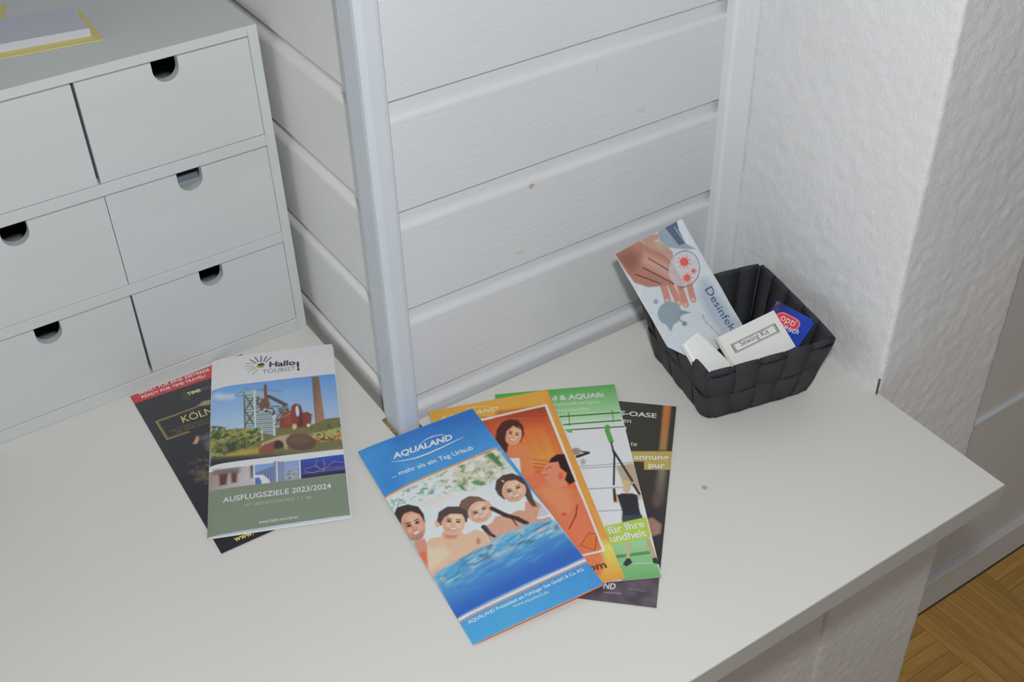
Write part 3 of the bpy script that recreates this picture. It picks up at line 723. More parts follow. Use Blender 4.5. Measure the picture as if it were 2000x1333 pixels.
for k_ in range(5): P_.line([(1345 + k_ * 18, 650 - k_ * 6), (1372 + k_ * 12, 550 + k_ * 16)], 0.0005, (58, 62, 78), kB)
# girl
P_.poly([(860, 740), (950, 690), (980, 640), (1080, 630), (1160, 640), (1280, 760), (1080, 850), (960, 900)], (198, 146, 118), kB, 0.0008)
P_.poly([(668, 570), (690, 510), (750, 475), (830, 475), (900, 510), (950, 560), (940, 640), (760, 660), (690, 620)], (104, 78, 66), kB, 0.0006)
P_.face((850, 605), 104, 92, -26, (214, 160, 134), kB); P_.ell((920, 545), 22, 34, (206, 150, 124), kB, -20)
P_.poly([(670, 570), (700, 505), (770, 470), (850, 480), (900, 515), (830, 512), (770, 540), (745, 590), (730, 630), (700, 610)], (112, 86, 72), kB, 0.0006)
P_.line([(950, 575), (1060, 630), (1160, 660), (1240, 700)], 0.0040, (64, 46, 44), kB, 0.0006); P_.line([(870, 730), (920, 780), (970, 810)], 0.0024, (52, 46, 52), kB); P_.line([(1110, 650), (1160, 720)], 0.001, (52, 46, 52), kB); P_.poly([(865, 710), (900, 715), (960, 800), (930, 810)], (70, 60, 66), kB, 0.0006)
# boy
P_.poly([(395, 860), (430, 825), (520, 810), (540, 760), (690, 760), (720, 790), (820, 750), (880, 770), (960, 900), (790, 990), (590, 1080), (470, 1180), (400, 1110), (385, 930)], (218, 166, 134), kB, 0.0008)
P_.poly([(400, 890), (460, 910), (540, 880), (600, 960), (480, 1060), (420, 1080), (395, 1000)], (232, 186, 156), kB, 0.002, 0.8); P_.poly([(530, 790), (680, 790), (640, 830), (560, 830)], (170, 116, 90), kB, 0.0016, 0.8); P_.ell((835, 850), 18, 26, (170, 112, 88), kB, 0, 0.0012)
P_.poly([(490, 690), (500, 610), (570, 562), (660, 558), (730, 590), (750, 640), (740, 690), (510, 720)], (76, 60, 56), kB, 0.0006)
P_.ell((492, 700), 22, 36, (212, 158, 126), kB); P_.face((625, 695), 100, 104, 4, (216, 164, 130), kB); P_.poly([(488, 680), (505, 605), (580, 560), (680, 562), (735, 600), (745, 640), (690, 622), (600, 620), (550, 650), (525, 690), (505, 700)], (80, 64, 60), kB, 0.0006)
# man
P_.poly([(285, 870), (390, 820), (405, 900), (412, 1080), (360, 1010)], (196, 130, 104), kB, 0.0008); P_.poly([(330, 950), (395, 930), (410, 1080), (380, 1030)], (222, 96, 62), kB, 0.001)
P_.poly([(120, 640), (150, 570), (240, 542), (330, 560), (375, 620), (390, 700), (200, 720), (150, 680)], (62, 50, 48), kB, 0.0006)
P_.face((290, 720), 98, 134, -20, (204, 144, 116), kB); P_.poly([(122, 640), (155, 565), (250, 542), (330, 562), (375, 625), (385, 690), (345, 625), (270, 600), (195, 625), (160, 680)], (62, 50, 48), kB, 0.0006)
P_.poly([(260, 830), (330, 800), (380, 760), (370, 820), (310, 870), (275, 860)], (130, 98, 84), kB, 0.001, 0.5)
# the water in front of them
P_.grad(wl, (80, 160, 196), (34, 92, 176), (960, 850), (1200, 1150), kB, 0.002)
P_.speck([(450, 1150), (700, 990), (1040, 800), (1330, 690), (1480, 670), (1560, 760), (1200, 900), (900, 1040), (560, 1230)], [(140, 198, 210), (56, 132, 176), (96, 176, 192), (176, 172, 164), (70, 104, 134)], kB, 0.0026, 0.58, 0.22, 0.8, 0.003, (0.15, 3.2))
P_.speck([(520, 1200), (1400, 760), (1560, 800), (1300, 1000), (700, 1250)], [(80, 170, 206), (44, 110, 190)], kB, 0.0034, 0.55, 0.3, 0.6, 0.006, (0.1, 3.5))
# stripes and lower field
bt = [(894, 1214), (905, 1208), (940, 1190), (1000, 1162), (1060, 1134), (1147, 1095), (1190, 1140), (925, 1275)]
P_.grad(bt, (52, 140, 196), (58, 150, 206), (940, 1180), (1000, 1240)); P_.grad(bt, (52, 150, 196), (40, 122, 190), (1000, 1200), (1150, 1110), None, 0.0006, 0.6)
P_.line([(890, 1215), (905, 1206.5), (940, 1188.5), (1000, 1160.5), (1060, 1132.5), (1150, 1092)], 0.0016, (232, 214, 200)); P_.line([(893, 1218), (907, 1210), (942, 1192), (1002, 1164), (1062, 1136), (1152, 1095.5)], 0.0010, (216, 128, 70))
P_.line([(749, 974), (775, 960), (800, 946.5), (860, 920.5), (968, 876.5)], 0.0017, (226, 140, 62)); P_.line([(752, 977), (800, 950), (860, 924), (970, 880)], 0.0007, (226, 214, 200))
L.slab('inner_page', 0.0005, 0.35, 1.0, M['paper']); L.slab('inner_page', 0.0012, 0.0, 0.30, ink_mat((206, 92, 40)), 0.0012, -0.0012); L.finish((214, 222, 228))
L.text('AQUALAND', (768, 897.5), (886, 858), 0.0058, (236, 240, 242), None, 0.035, 0.25)
stroke(L, [(764, 903), (785, 901), (810, 896), (835, 887), (860, 876), (885, 864), (906, 854)], 0.0014, (226, 236, 242)); stroke(L, [(820, 868), (832, 859), (846, 853), (860, 850), (876, 852)], 0.0010, (226, 236, 242))
L.text('... mehr als ein Tag Urlaub', (766, 934.5), (925, 878), 0.0046, (228, 236, 240), None, 0.012)
L.text('AQUALAND Freizeitbad am Fühlinger See GmbH & Co. KG', (916, 1220), (1141, 1115), 0.0028, (190, 214, 230), None, 0.012); L.text('www.aqualand.de', (1003, 1188), (1072, 1159), 0.0026, (178, 206, 224))

# ---- black time-travel leaflet under the booklet
PAIR = 'leaflets in front of the drawer chest'
L = Leaflet('leaflet', 'black leaflet with a red top band and gold frame, partly under the tourist booklet', (-0.1412, 0.0537, -0.0201), 0.1009, 0.21, (0.0002,) * 4, 0.0007, 0.2, PAIR, 'leaflet')
P_ = L.pr; P_.fill((52, 51, 54))
P_.grad([(240, 760), (420, 700), (560, 1080), (430, 1100)], (64, 64, 66), (38, 37, 44), (340, 770), (480, 1060))
P_.poly([(10, 318), (720, 68), (900, 5), (900, 110), (720, 172), (58, 395)], (192, 62, 64), kJ)
P_.line([(530, 640), (340, 706), (245, 550), (430, 485), (610, 418)], 0.0012, (150, 128, 74), kJ); P_.line([(520, 630), (348, 690), (262, 553), (430, 495)], 0.0005, (130, 108, 62), kJ)
P_.poly([(600, 415), (650, 375), (720, 360), (720, 400), (660, 412)], (150, 132, 104), kJ, 0.0008); P_.ell((500, 325), 44, 40, (76, 72, 60), kJ, 0, 0.0012)
P_.poly([(565, 745), (600, 675), (620, 690), (600, 740)], (196, 150, 120), kJ, 0.001); P_.poly([(620, 690), (720, 640), (720, 700), (640, 720)], (88, 88, 92), kJ, 0.002); P_.poly([(660, 740), (720, 700), (720, 800), (690, 800)], (104, 92, 86), kJ, 0.002)
P_.poly([(540, 985), (640, 975), (720, 1010), (720, 1060), (650, 1050), (600, 1060), (640, 1020)], (116, 96, 70), kJ, 0.003, 0.8)
P_.speck([(500, 900), (720, 830), (720, 1100), (600, 1080)], [(74, 66, 56), (90, 84, 76)], kJ, 0.003, 0.66, 0.1)
L.slab('inner_page', 0.0004, 0.0, 1.0, M['paper']); L.finish((120, 120, 122))
L.text('BEREIT FÜR EINE ZEITREISE', (96, 318), (712, 108), 0.0036, (236, 200, 200), kJ, 0.02); L.text('READY FOR TIME TRAVEL?', (122, 350), (680, 160), 0.0036, (236, 200, 200), kJ, 0.02)
L.text('TIME', (520, 326), (634, 288), 0.0038, (226, 200, 150), kJ, 0.03); L.text('RIDE', (638, 287), (760, 246), 0.0038, (112, 108, 96), kJ)
L.text('KÖLN', (478, 562), (745, 478), 0.0086, (190, 176, 120), kJ, 0.0); L.text('EINE ZEITREISE DURCH KÖLN', (365, 645), (760, 520), 0.0026, (110, 96, 70), kJ); L.text('TIME TRAVEL IN COLOGNE', (412, 655), (800, 535), 0.0024, (128, 104, 70), kJ)
L.text('www.', (381, 1118), (600, 1035), 0.0052, (206, 176, 96), kI, 0.03)

# ---- tourist booklet
L = Leaflet('booklet', 'thick tourist booklet with a blast furnace picture and green lower cover', (-0.1076, 0.0447, -0.4012), 0.105, 0.21, (0.0011, 0.0009, 0.0009, 0.0011), 0.0036, 0.8, PAIR, 'booklet')
P_ = L.pr; P_.fill((202, 198, 198))
sky = [(413, 764), (424, 760), (440, 755.5), (654.5, 731), (673, 882), (454, 909), (425, 914), (407, 920)]
P_.grad(sky, (88, 144, 206), (168, 188, 204), (540, 740), (520, 850))
P_.poly([(80, 610), (140, 570), (240, 590), (380, 590), (300, 640), (150, 640)], (196, 206, 216), kH, 0.003, 0.7); P_.speck([(900, 440), (1220, 420), (1230, 600), (900, 640), (1320, 480), (1480, 430), (1500, 560), (1320, 540)], [(120, 166, 218)], kH, 0.008, 0.55, 0.2, 0.6)
P_.poly([(60, 1000), (250, 985), (640, 955), (1000, 960), (1200, 930), (1390, 860), (1530, 850), (1575, 1240), (60, 1330)], (112, 108, 66), kH, 0.001)
P_.poly([(440, 575), (550, 535), (640, 570), (720, 600), (780, 810), (795, 1050), (450, 985)], (150, 168, 172), kH, 0.0006)
for k_ in range(13): P_.line([(450 + k_, 600 + k_ * 32), (560, 590 + k_ * 32)], 0.0008, (62, 72, 74), kH, 0.0004, 0.9)
for k_ in range(11): P_.line([(575, 800 + k_ * 24), (790, 780 + k_ * 25)], 0.0009 if k_ % 2 else 0.0005, (70, 80, 80), kH, 0.0004, 0.9)
for a, b in (((445, 575), (455, 985)), ((460, 600), (560, 760)), ((560, 610), (460, 760)), ((460, 780), (560, 930)), ((560, 780), (460, 930))): P_.line([a, b], 0.0010, (84, 70, 68), kH)
for a, b in (((560, 540), (572, 980)), ((575, 760), (780, 760)), ((780, 820), (790, 1050)), ((640, 960), (650, 1100))): P_.line([a, b], 0.0015, (184, 196, 196), kH)
P_.speck([(580, 600), (780, 700), (790, 800), (580, 790)], [(88, 82, 80), (150, 160, 160), (60, 60, 60)], kH, 0.0018, 0.55, 0.1)
for a, b in (((350, 592), (470, 515)), ((455, 518), (860, 548)), ((350, 600), (450, 602)), ((600, 530), (720, 500))): P_.line([a, b], 0.0012, (120, 132, 120), kH)
P_.line([(685, 480), (692, 700)], 0.0026, (118, 74, 66), kH); P_.poly([(600, 740), (640, 640), (720, 610), (740, 740)], (120, 78, 66), kH, 0.001); P_.line([(720, 605), (920, 705)], 0.0036, (86, 74, 70), kH, 0.0006)
P_.poly([(830, 730), (940, 720), (960, 760), (870, 870), (830, 940), (800, 940)], (104, 104, 104), kH, 0.001); P_.speck([(740, 720), (980, 700), (900, 900), (790, 960)], [(60, 58, 58), (146, 150, 150)], kH, 0.0022, 0.58, 0.1)
P_.poly([(840, 970), (850, 850), (900, 790), (970, 770), (985, 710), (1030, 685), (1085, 705), (1110, 790), (1160, 780), (1215, 810), (1200, 960)], (128, 66, 52), kH, 0.0008)
P_.poly([(900, 800), (970, 780), (980, 930), (910, 930)], (150, 72, 54), kH, 0.001); P_.line([(870, 850), (970, 800)], 0.0008, (176, 120, 90), kH); P_.poly([(1070, 720), (1100, 790), (1110, 940), (1060, 950)], (74, 50, 48), kH, 0.0014, 0.8)
P_.ell((1048, 775), 20, 62, (176, 196, 214), kH, -5); P_.ell((1015, 950), 24, 32, (206, 172, 140), kH, 0, 0.0008); P_.ell((1175, 935), 18, 18, (214, 210, 206), kH, 0, 0.0008)
P_.grad([(1210, 385), (1292, 382), (1368, 945), (1252, 945)], (118, 94, 80), (152, 112, 88), (1215, 660), (1330, 660), kH)
P_.speck([(60, 940), (250, 960), (440, 980), (640, 960), (650, 1100), (480, 1210), (440, 1290), (60, 1320)], [(132, 142, 78), (86, 106, 56), (150, 140, 72), (66, 84, 50)], kH, 0.0036, 0.5, 0.2)
P_.poly([(230, 1180), (330, 1100), (380, 1170), (360, 1260), (240, 1260)], (58, 74, 62), kH, 0.003); P_.poly([(240, 1260), (480, 1200), (620, 1190), (620, 1260), (260, 1300)], (166, 142, 52), kH, 0.002)
P_.speck([(1190, 950), (1390, 860), (1540, 850), (1550, 980), (1200, 990)], [(84, 98, 50), (110, 112, 60)], kH, 0.003, 0.4, 0.2); P_.speck([(1180, 1040), (1440, 980), (1550, 960), (1560, 1100), (1300, 1120), (1190, 1090)], [(160, 176, 104), (206, 96, 60), (196, 176, 70), (120, 80, 50), (150, 160, 96)], kH, 0.0022, 0.55, 0.08)
P_.poly([(640, 1140), (830, 1060), (960, 1035), (965, 1090), (925, 1210), (890, 1200), (870, 1120), (800, 1105), (700, 1160), (650, 1200)], (172, 150, 116), kH, 0.0008)
P_.poly([(610, 1210), (680, 1150), (790, 1120), (880, 1130), (905, 1200), (780, 1250), (620, 1262)], (138, 78, 60), kH, 0.0008); P_.ell((835, 1160), 56, 56, (70, 56, 48), kH, 0, 0.001); P_.poly([(800, 1210), (890, 1190), (905, 1235), (790, 1250)], (96, 116, 66), kH, 0.0014)
P_.ell((1090, 1125), 172, 96, (98, 74, 60), kH, 4, 0.0008); P_.ell((1070, 1095), 130, 46, (116, 90, 74), kH, 4, 0.003, 0.7)
P_.grad([(60, 1320), (450, 1275), (900, 1235), (1250, 1230), (1575, 1170), (1580, 1235), (900, 1300), (60, 1430)], (70, 66, 60), (124, 110, 92), (60, 1340), (1500, 1200), kH, 0.0012)
P_.grad([(60, 1350), (600, 1290), (900, 1270), (900, 1305), (300, 1370), (60, 1430)], (48, 50, 54), (76, 72, 70), (60, 1390), (900, 1290), kH, 0.0012)
P_.poly([(407, 914), (425, 908), (454, 903), (673, 878), (674, 889), (455, 914), (428, 920), (406, 930)], (236, 236, 236))
P_.grad([(70, 320), (250, 280), (590, 232), (595, 470), (65, 550)], (150, 134, 128), (178, 172, 170), (150, 300), (520, 300), kI)
P_.poly([(190, 330), (300, 320), (280, 460), (200, 470)], (96, 60, 56), kI, 0.0012); P_.poly([(330, 300), (410, 310), (400, 430), (335, 440)], (104, 62, 56), kI, 0.0012); P_.poly([(100, 280), (440, 255), (430, 320), (140, 350)], (110, 92, 88), kI, 0.002, 0.8); P_.poly([(555, 236), (590, 232), (585, 380), (560, 380)], (80, 72, 72), kI, 0.001)
P_.grad([(596, 232), (1125, 170), (1135, 400), (600, 470)], (110, 150, 205), (150, 160, 178), (800, 200), (850, 430), kI)
P_.poly([(600, 330), (840, 230), (850, 420), (600, 460)], (110, 128, 160), kI, 0.001)
for k_ in range(7): P_.line([(630 + k_ * 32, 310 - k_ * 8), (632 + k_ * 32, 440)], 0.0006, (70, 90, 130), kI)
P_.poly([(600, 350), (700, 345), (770, 400), (790, 450), (600, 470)], (232, 234, 238), kI, 0.0006); P_.poly([(600, 380), (660, 370), (690, 420), (680, 460), (600, 465)], (70, 106, 176), kI, 0.0006)
for x in (845, 880, 925): P_.line([(x, 200), (x + 8, 425)], 0.0028, (120, 132, 160), kI)
P_.line([(862, 200), (868, 425)], 0.001, (200, 206, 216), kI); P_.speck([(960, 260), (1120, 280), (1125, 400), (960, 410)], [(110, 116, 104), (150, 150, 150)], kI, 0.002, 0.5, 0.1)
P_.grad([(1130, 172), (1640, 105), (1665, 320), (1138, 395)], (52, 76, 168), (44, 50, 90), (1400, 150), (1400, 360), kI)
for pts in ([(1180, 280), (1300, 240), (1400, 290), (1520, 190), (1640, 200)], [(1180, 300), (1280, 320), (1400, 270), (1640, 250)], [(1330, 170), (1310, 230), (1340, 250)], [(1400, 170), (1420, 220), (1390, 300)], [(1160, 330), (1400, 300), (1640, 270)]): P_.line(pts, 0.0007, (140, 110, 160), kI, 0.0003, 0.9)
P_.poly([(1140, 370), (1660, 300), (1668, 330), (1140, 392)], (46, 48, 50), kI, 0.001)
P_.line([(598, 232), (604, 470)], 0.0007, (220, 222, 226), kI); P_.line([(1128, 172), (1136, 398)], 0.0007, (220, 222, 226), kI)
P_.poly([(60, 545), (250, 505), (590, 458), (1140, 390), (1672, 325), (1740, 850), (1100, 920), (50, 1080)], (118, 130, 108), kI)
P_.poly([(400, 134), (415, 132), (412, 140), (398, 142)], (90, 90, 92), kH)
for a, b in (((515, 195), (580, 228)), ((568, 165), (608, 215)), ((638, 153), (637, 212)), ((697, 155), (668, 210)), ((752, 165), (690, 218))): P_.line([a, b], 0.0011, (66, 66, 98), kH)
for a, b in (((470, 232), (560, 238)), ((462, 265), (558, 268)), ((470, 300), (562, 282)), ((490, 332), (580, 290)), ((542, 356), (600, 305))): P_.line([a, b], 0.0011, (146, 158, 92), kH)
P_.ell((632, 262), 46, 24, (140, 156, 84), kH, -8); P_.ell((636, 246), 40, 16, (56, 66, 54), kH, -8)
L.slab('pages', 0.0006, 0.0, 0.97, M['page_edge']); L.slab('back_cover', 0.0, 0.0, 0.07, M['paper'], 0.0006, -0.0006); L.finish((206, 212, 216))
L.text('Hallo', (728, 276), (1025, 250), 0.0068, (62, 62, 76), kH, 0.035); L.text('TOURIST', (652, 354), (1028, 312), 0.0056, (124, 122, 128), kH); L.text('!', (1045, 312), (1074, 308), 0.0112, (46, 46, 54), kH, 0.04)
L.text('AUSFLUGSZIELE 2023/2024', (238, 670), (1492, 500), 0.0054, (222, 226, 214), kI, 0.01); L.text('MIT ÜBERSICHTSKARTE  |  f', (490, 714), (1160, 628), 0.0030, (158, 170, 146), kI); L.text('www.hallo-tourist.eu', (655, 912), (1110, 846), 0.0034, (206, 212, 196), kI)
a_ = L.pr.q([(1200, 625), (1260, 617)], kI)
L.text('o', (1205, 624), (1258, 616), 0.0038, (168, 178, 156), kI)

# ------------------------------------------------------------------ woven basket
th_b = math.radians(-12.5); CB = np.array([0.2440, -0.1060, 0.0])
E1 = np.array([math.cos(th_b), math.sin(th_b), 0]); E2 = np.array([-E1[1], E1[0], 0]); EZ = np.array([0, 0, 1.0])
basket = empty('basket', tuple(CB), th_b); tag(basket, 'small square basket woven from dark grey straps, in the corner by the plaster wall', 'basket')
HB, B0, B1 = 0.0585, 0.0485, 0.0600
half = lambda h: B0 + (B1 - B0) * h
def side_pt(k, s, h, off):
    a = half(h); n = [(0, -1), (1, 0), (0, 1), (-1, 0)][k]; t = [(1, 0), (0, 1), (-1, 0), (0, -1)][k]
    r = 0.0085; x = s * a; d = abs(x) - (a - r)                 # rounded corners
    if d > 0:
        g = d / r * math.pi / 4; x = math.copysign(a - r + (r + off) * math.sin(g), s); y = a - r + (r + off) * math.cos(g)
    else: y = a + off
    return np.array([n[0] * y + t[0] * x, n[1] * y + t[1] * x, 0.0015 + h * HB])
AMP, NS = 0.0011, 5
def strip(name, rows, thick, parent, closed=False, mm=1.0):
    """rows: list of (left point, right point, outward normal); a flat band with thickness and uv in millimetres"""
    bm = bmesh.new(); uvl = bm.loops.layers.uv.new('UVMap'); R_ = []; d = 0.0; prev = None
    for a, b, n in rows:
        c = (a + b) / 2
        if prev is not None: d += np.linalg.norm(c - prev) * 1000
        prev = c; m_ = (a + b) / 2 + n * thick * 0.25
        R_.append(([bm.verts.new(tuple(x)) for x in (a + n * thick / 2, m_ + n * thick / 2, b + n * thick / 2, b - n * thick / 2, a - n * thick / 2)], d, np.linalg.norm(b - a) * 1000))
    N = len(R_)
    for i in range(N if closed else N - 1):
        A, d0, w0 = R_[i]; B, d1, w1 = R_[(i + 1) % N]
        if closed and i == N - 1: d1 = d0 + 3
        us = [0, 0.5, 1, 1.05, -0.05]
        for j in range(5):
            j2 = (j + 1) % 5; f = bm.faces.new((A[j], A[j2], B[j2], B[j])); f.smooth = True
            for lp, (dd, ww) in zip(f.loops, ((d0, us[j] * w0), (d0, us[j2] * w0), (d1, us[j2] * w1), (d1, us[j] * w1))): lp[uvl].uv = (dd, ww)
    if not closed:
        bm.faces.new(R_[0][0]); bm.faces.new(R_[-1][0][::-1])
    return bm_obj(name, bm, M['weave'], parent)
nrm3 = [np.array(x, float) for x in ((0, -1, 0), (1, 0, 0), (0, 1, 0), (-1, 0, 0))]
for k in range(4):
    for j in range(NS):
        sc = -0.78 + 0.39 * j; hw = 0.178; rows = []; sg = (-1) ** (j + k)
        for i in range(19):
            h = 0.02 + 0.95 * i / 18; off = AMP * sg * math.cos(math.pi * (2 * h - 0.5)); rows.append((side_pt(k, sc - hw, h, off), side_pt(k, sc + hw, h, off), nrm3[k]))
        r = 0.0021
        for i in range(1, 9):                                    # over the rim
            a = math.pi * i / 9; of = -r + r * math.cos(a); dz = r * 1.15 * math.sin(a)
            L_, R__ = side_pt(k, sc - hw, 0.97, of), side_pt(k, sc + hw, 0.97, of); L_[2] += dz; R__[2] += dz
            rows.append((L_, R__, nrm3[k] * math.cos(a) + EZ * math.sin(a)))
        for i in range(6):                                       # back down the inside
            h = 0.97 - 0.93 * i / 5; rows.append((side_pt(k, sc - hw, h, -2 * r), side_pt(k, sc + hw, h, -2 * r), -nrm3[k]))
        strip('strap', rows, 0.0009, basket)
for r_ in range(2):
    rows = []; h0, h1 = (0.03, 0.475) if r_ == 0 else (0.515, 0.93); sg = -1 if r_ == 0 else 1
    for k in range(4):
        for i in range(41):
            s_ = -0.99 + 1.98 * i / 40; j = (s_ + 0.78) / 0.39; off = AMP * sg * math.cos(math.pi * j) * ((-1) ** k)
            if abs(s_) > 0.92: off = 0.0004
            rows.append((side_pt(k, s_, h0, off), side_pt(k, s_, h1, off), nrm3[k]))
    strip('band', rows, 0.0009, basket, True)
rim = []
for k in range(4):
    for i in range(9): rim.append(side_pt(k, -0.96 + 1.92 * i / 8, 0.97, -0.0021))
    rim.append((side_pt(k, 1.0, 0.97, -0.0021)))
tube('rim', rim, 0.0015, M['wire'], basket, 8, True)
for k in range(4):
    tube('corner_wire', [side_pt(k, 1.0, 0.02, -0.0022), side_pt(k, 1.0, 0.97, -0.0022)], 0.0024, M['wire'], basket)
    tube('wire_glint', [side_pt(k, 0.90, 0.90, -0.0016), side_pt(k, 0.90, 0.96, -0.0016)], 0.0008, M['glint'], basket)  # pale bits added near the corners; wire glint put into their colour
bm = bmesh.new(); 
c8 = [(x * (B0 - 0.0015) - a * x * 0.0075, y * (B0 - 0.0015) - b * y * 0.0075) for x, y, pr_ in ((1, -1, ((1, 0), (0, 0.0), (0, 1))[::-1]), (1, 1, ((0, 1), (0, 0.0), (1, 0))[::-1]), (-1, 1, ((1, 0), (0, 0.0), (0, 1))[::-1]), (-1, -1, ((0, 1), (0, 0.0), (1, 0))[::-1])) for a, b in (pr_[0], pr_[2])]
c8 = sorted(c8, key=lambda q: math.atan2(q[1], q[0]))
va = [bm.verts.new((x, y, 0.0)) for x, y in c8]; vb = [bm.verts.new((x, y, 0.0016)) for x, y in c8]; bm.faces.new(va[::-1]); bm.faces.new(vb)
for i in range(8): bm.faces.new((va[i], va[(i + 1) % 8], vb[(i + 1) % 8], vb[i]))
bo = bm_obj('bottom', bm, M['weave'], basket); bo.data.uv_layers.new(name='UVMap')
def bloc(x, y, z): return CB + E1 * x + E2 * y + EZ * z

# ------------------------------------------------------------------ things in the basket
class Flat:
    """a rectangle in space: origin at its lower left, axes X (width) and Y (height), normal N"""
    def __init__(s, TL, TR, ht, wd=None, toward=None):
        s.X = (TR - TL); s.w = np.linalg.norm(s.X) if wd is None else wd; s.X = s.X / np.linalg.norm(s.X)
        d = toward - np.dot(toward, s.X) * s.X; s.Y = -d / np.linalg.norm(d); s.h = ht; s.N = np.cross(s.X, s.Y); s.O = TL - s.Y * ht
    def at(s, u, v, l=0.0): return s.O + s.X * u + s.Y * v + s.N * l
    def uv(s, p):
        q = on_plane(p, s.O, s.N) - s.O; return (float(q @ s.X), float(q @ s.Y))
# foil pouch of disinfectant gel, leaning over the back left corner
t_, f_ = math.radians(42.5), math.radians(272.5); NP = np.array([math.sin(t_) * math.cos(f_), math.sin(t_) * math.sin(f_), math.cos(t_)])
R1 = on_z((1322, 682), 0.0625)
pc = [on_plane(q, R1, NP) for q in ((1201, 497), (1331, 428), (1455, 632))]
PF = Flat(pc[0], pc[1], 0.106, None, pc[2] - pc[1])
pouch = empty('disinfectant_sachet', tuple(PF.at(PF.w / 2, 0))); tag(pouch, 'flat foil disinfectant pouch printed with washing hands, leaning out of the basket', 'sachet')
off0 = np.array(pouch.location)
def psurf(u, v, l=0.0):
    a, b = u / PF.w, v / PF.h; pil = 0.0026 * max(0, math.sin(math.pi * min(max(a, 0), 1)) * math.sin(math.pi * min(max(b, 0), 1))) ** 0.6
    wr = 0.0004 * math.sin(a * 9 + b * 5) * math.sin(b * 17 + a * 4)
    k = max(0.0, (0.022 - v) / 0.022)                       # lower left corner tucked inside the rim
    u = u + 0.015 * k * (1 - a); pil += 0.004 * k * (1 - a)
    return tuple(PF.at(u, v, pil + wr + l) - off0)
P_ = Print(PF.w, PF.h, 0.0004, PF.uv); P_.fill((196, 204, 208))
P_.grad([(560, 0), (640, 30), (1260, 960), (1130, 1060), (760, 560)], (206, 214, 216), (198, 206, 208), (700, 200), (1150, 900), kK, 0.002)
P_.poly([(780, 560), (840, 560), (1130, 960), (950, 1060), (770, 730)], (166, 180, 192), kK, 0.004)
P_.poly([(420, 150), (480, 95), (590, 190), (650, 250), (750, 300), (660, 305), (590, 300), (500, 290), (430, 230)], (142, 158, 170), kK, 0.0008)
P_.poly([(270, 215), (345, 172), (420, 165), (432, 205), (380, 235), (470, 260), (540, 330), (560, 420), (330, 290)], (186, 142, 124), kK, 0.0006)
P_.ell((430, 265), 60, 34, (184, 160, 118), kK, 30, 0.002, 0.7)
for a, b in (((455, 620), (492, 742)), ((525, 630), (588, 765)), ((600, 630), (648, 782)), ((685, 620), (712, 738))): P_.line([a, b], 0.0062, (196, 132, 112), kK, 0.0005)
for a in ((492, 748), (588, 770), (648, 788), (712, 742)): P_.ell(a, 16, 15, (216, 170, 156), kK, 0, 0.0006)
hand = [(48, 345), (110, 300), (265, 222), (340, 290), (430, 330), (520, 400), (590, 520), (650, 630), (610, 660), (560, 610), (540, 620), (450, 625), (330, 635), (215, 590), (180, 540), (110, 430)]
P_.poly(hand, (176, 118, 100), kK, 0.0006); P_.poly([(60, 350), (180, 300), (260, 350), (240, 450), (180, 500), (110, 430)], (138, 86, 72), kK, 0.004, 0.8); P_.poly([(300, 330), (480, 420), (600, 570), (560, 600), (420, 520), (280, 420)], (204, 158, 142), kK, 0.003, 0.7)
for a, b in (((330, 380), (560, 530)), ((290, 465), (545, 605)), ((225, 518), (435, 605))): P_.line([a, b], 0.0010, (92, 58, 50), kK)
P_.ell((640, 475), 135, 160, (198, 192, 196), kK, 20, 0.0005, 0.65)
P_.line([(640 + 135 * math.cos(t) * math.cos(.35) - 160 * math.sin(t) * math.sin(.35), 475 + 135 * math.cos(t) * math.sin(.35) + 160 * math.sin(t) * math.cos(.35)) for t in np.linspace(-2.6, 1.5, 22)], 0.0006, (92, 84, 104), kK)
for (x, y, r) in ((640, 415, 38), (662, 555, 30), (722, 493, 15)):
    P_.ell((x, y), r, r, (232, 82, 62), kK)
    for t in range(9): a = t * 0.7 + r; P_.line([(x, y), (x + 1.6 * r * math.cos(a), y + 1.6 * r * math.sin(a))], 0.0007, (226, 90, 72), kK)
P_.ell((515, 860), 102, 102, (138, 154, 164), kK, 0, 0.0006); P_.poly([(600, 830), (700, 853), (605, 880)], (128, 144, 152), kK, 0.0005); P_.line([(590, 910), (640, 945)], 0.0012, (128, 144, 152), kK); P_.ell((642, 950), 22, 22, (122, 138, 146), kK); P_.ell((395, 758), 21, 21, (150, 158, 164), kK); P_.poly([(480, 950), (550, 950), (530, 1020)], (138, 154, 164), kK, 0.0006)
P_.poly([(476, 100), (580, 42), (600, 130), (655, 250), (595, 272)], (84, 102, 124), kK)
P_.img *= 0.80
grid_sheet('front_foil', P_, lambda u, v, l=0.0: psurf(u, v, l), M['foil'], pouch, 0.0006, (200, 206, 208))
ff_ = pouch.children[0]
bk = pyd('back_foil', [tuple(np.array(psurf(u, v, -0.0006)) - PF.N * 2 * (0.002 if 0.1 < u / PF.w < 0.9 and 0.1 < v / PF.h < 0.9 else 0)) for v in np.linspace(0, PF.h, 7) for u in np.linspace(0, PF.w, 7)],
         [(j * 7 + i, (j + 1) * 7 + i, (j + 1) * 7 + i + 1, j * 7 + i + 1) for j in range(6) for i in range(6)], M['paper'], pouch, True)
def ptext(txt, p0, p1, cap, col, k, bold=0.0):
    q = [PF.uv((k[0] + p[0] / k[2], k[1] + p[1] / k[2])) for p in (p0, p1)]
    return lettering(txt, q[0], q[1], cap, col, lambda u, v, l: psurf(u, v, l), ff_, bold)
ptext('Desinfektion', (818, 655), (1130, 1190), 0.0078, (62, 72, 98), kK, 0.0)
ptext('Gel zur Händedesinfektion', (785, 880), (985, 1190), 0.0022, (110, 116, 130), kK); ptext('antibakteriell', (555, 110), (635, 235), 0.0022, (160, 176, 192), kK)

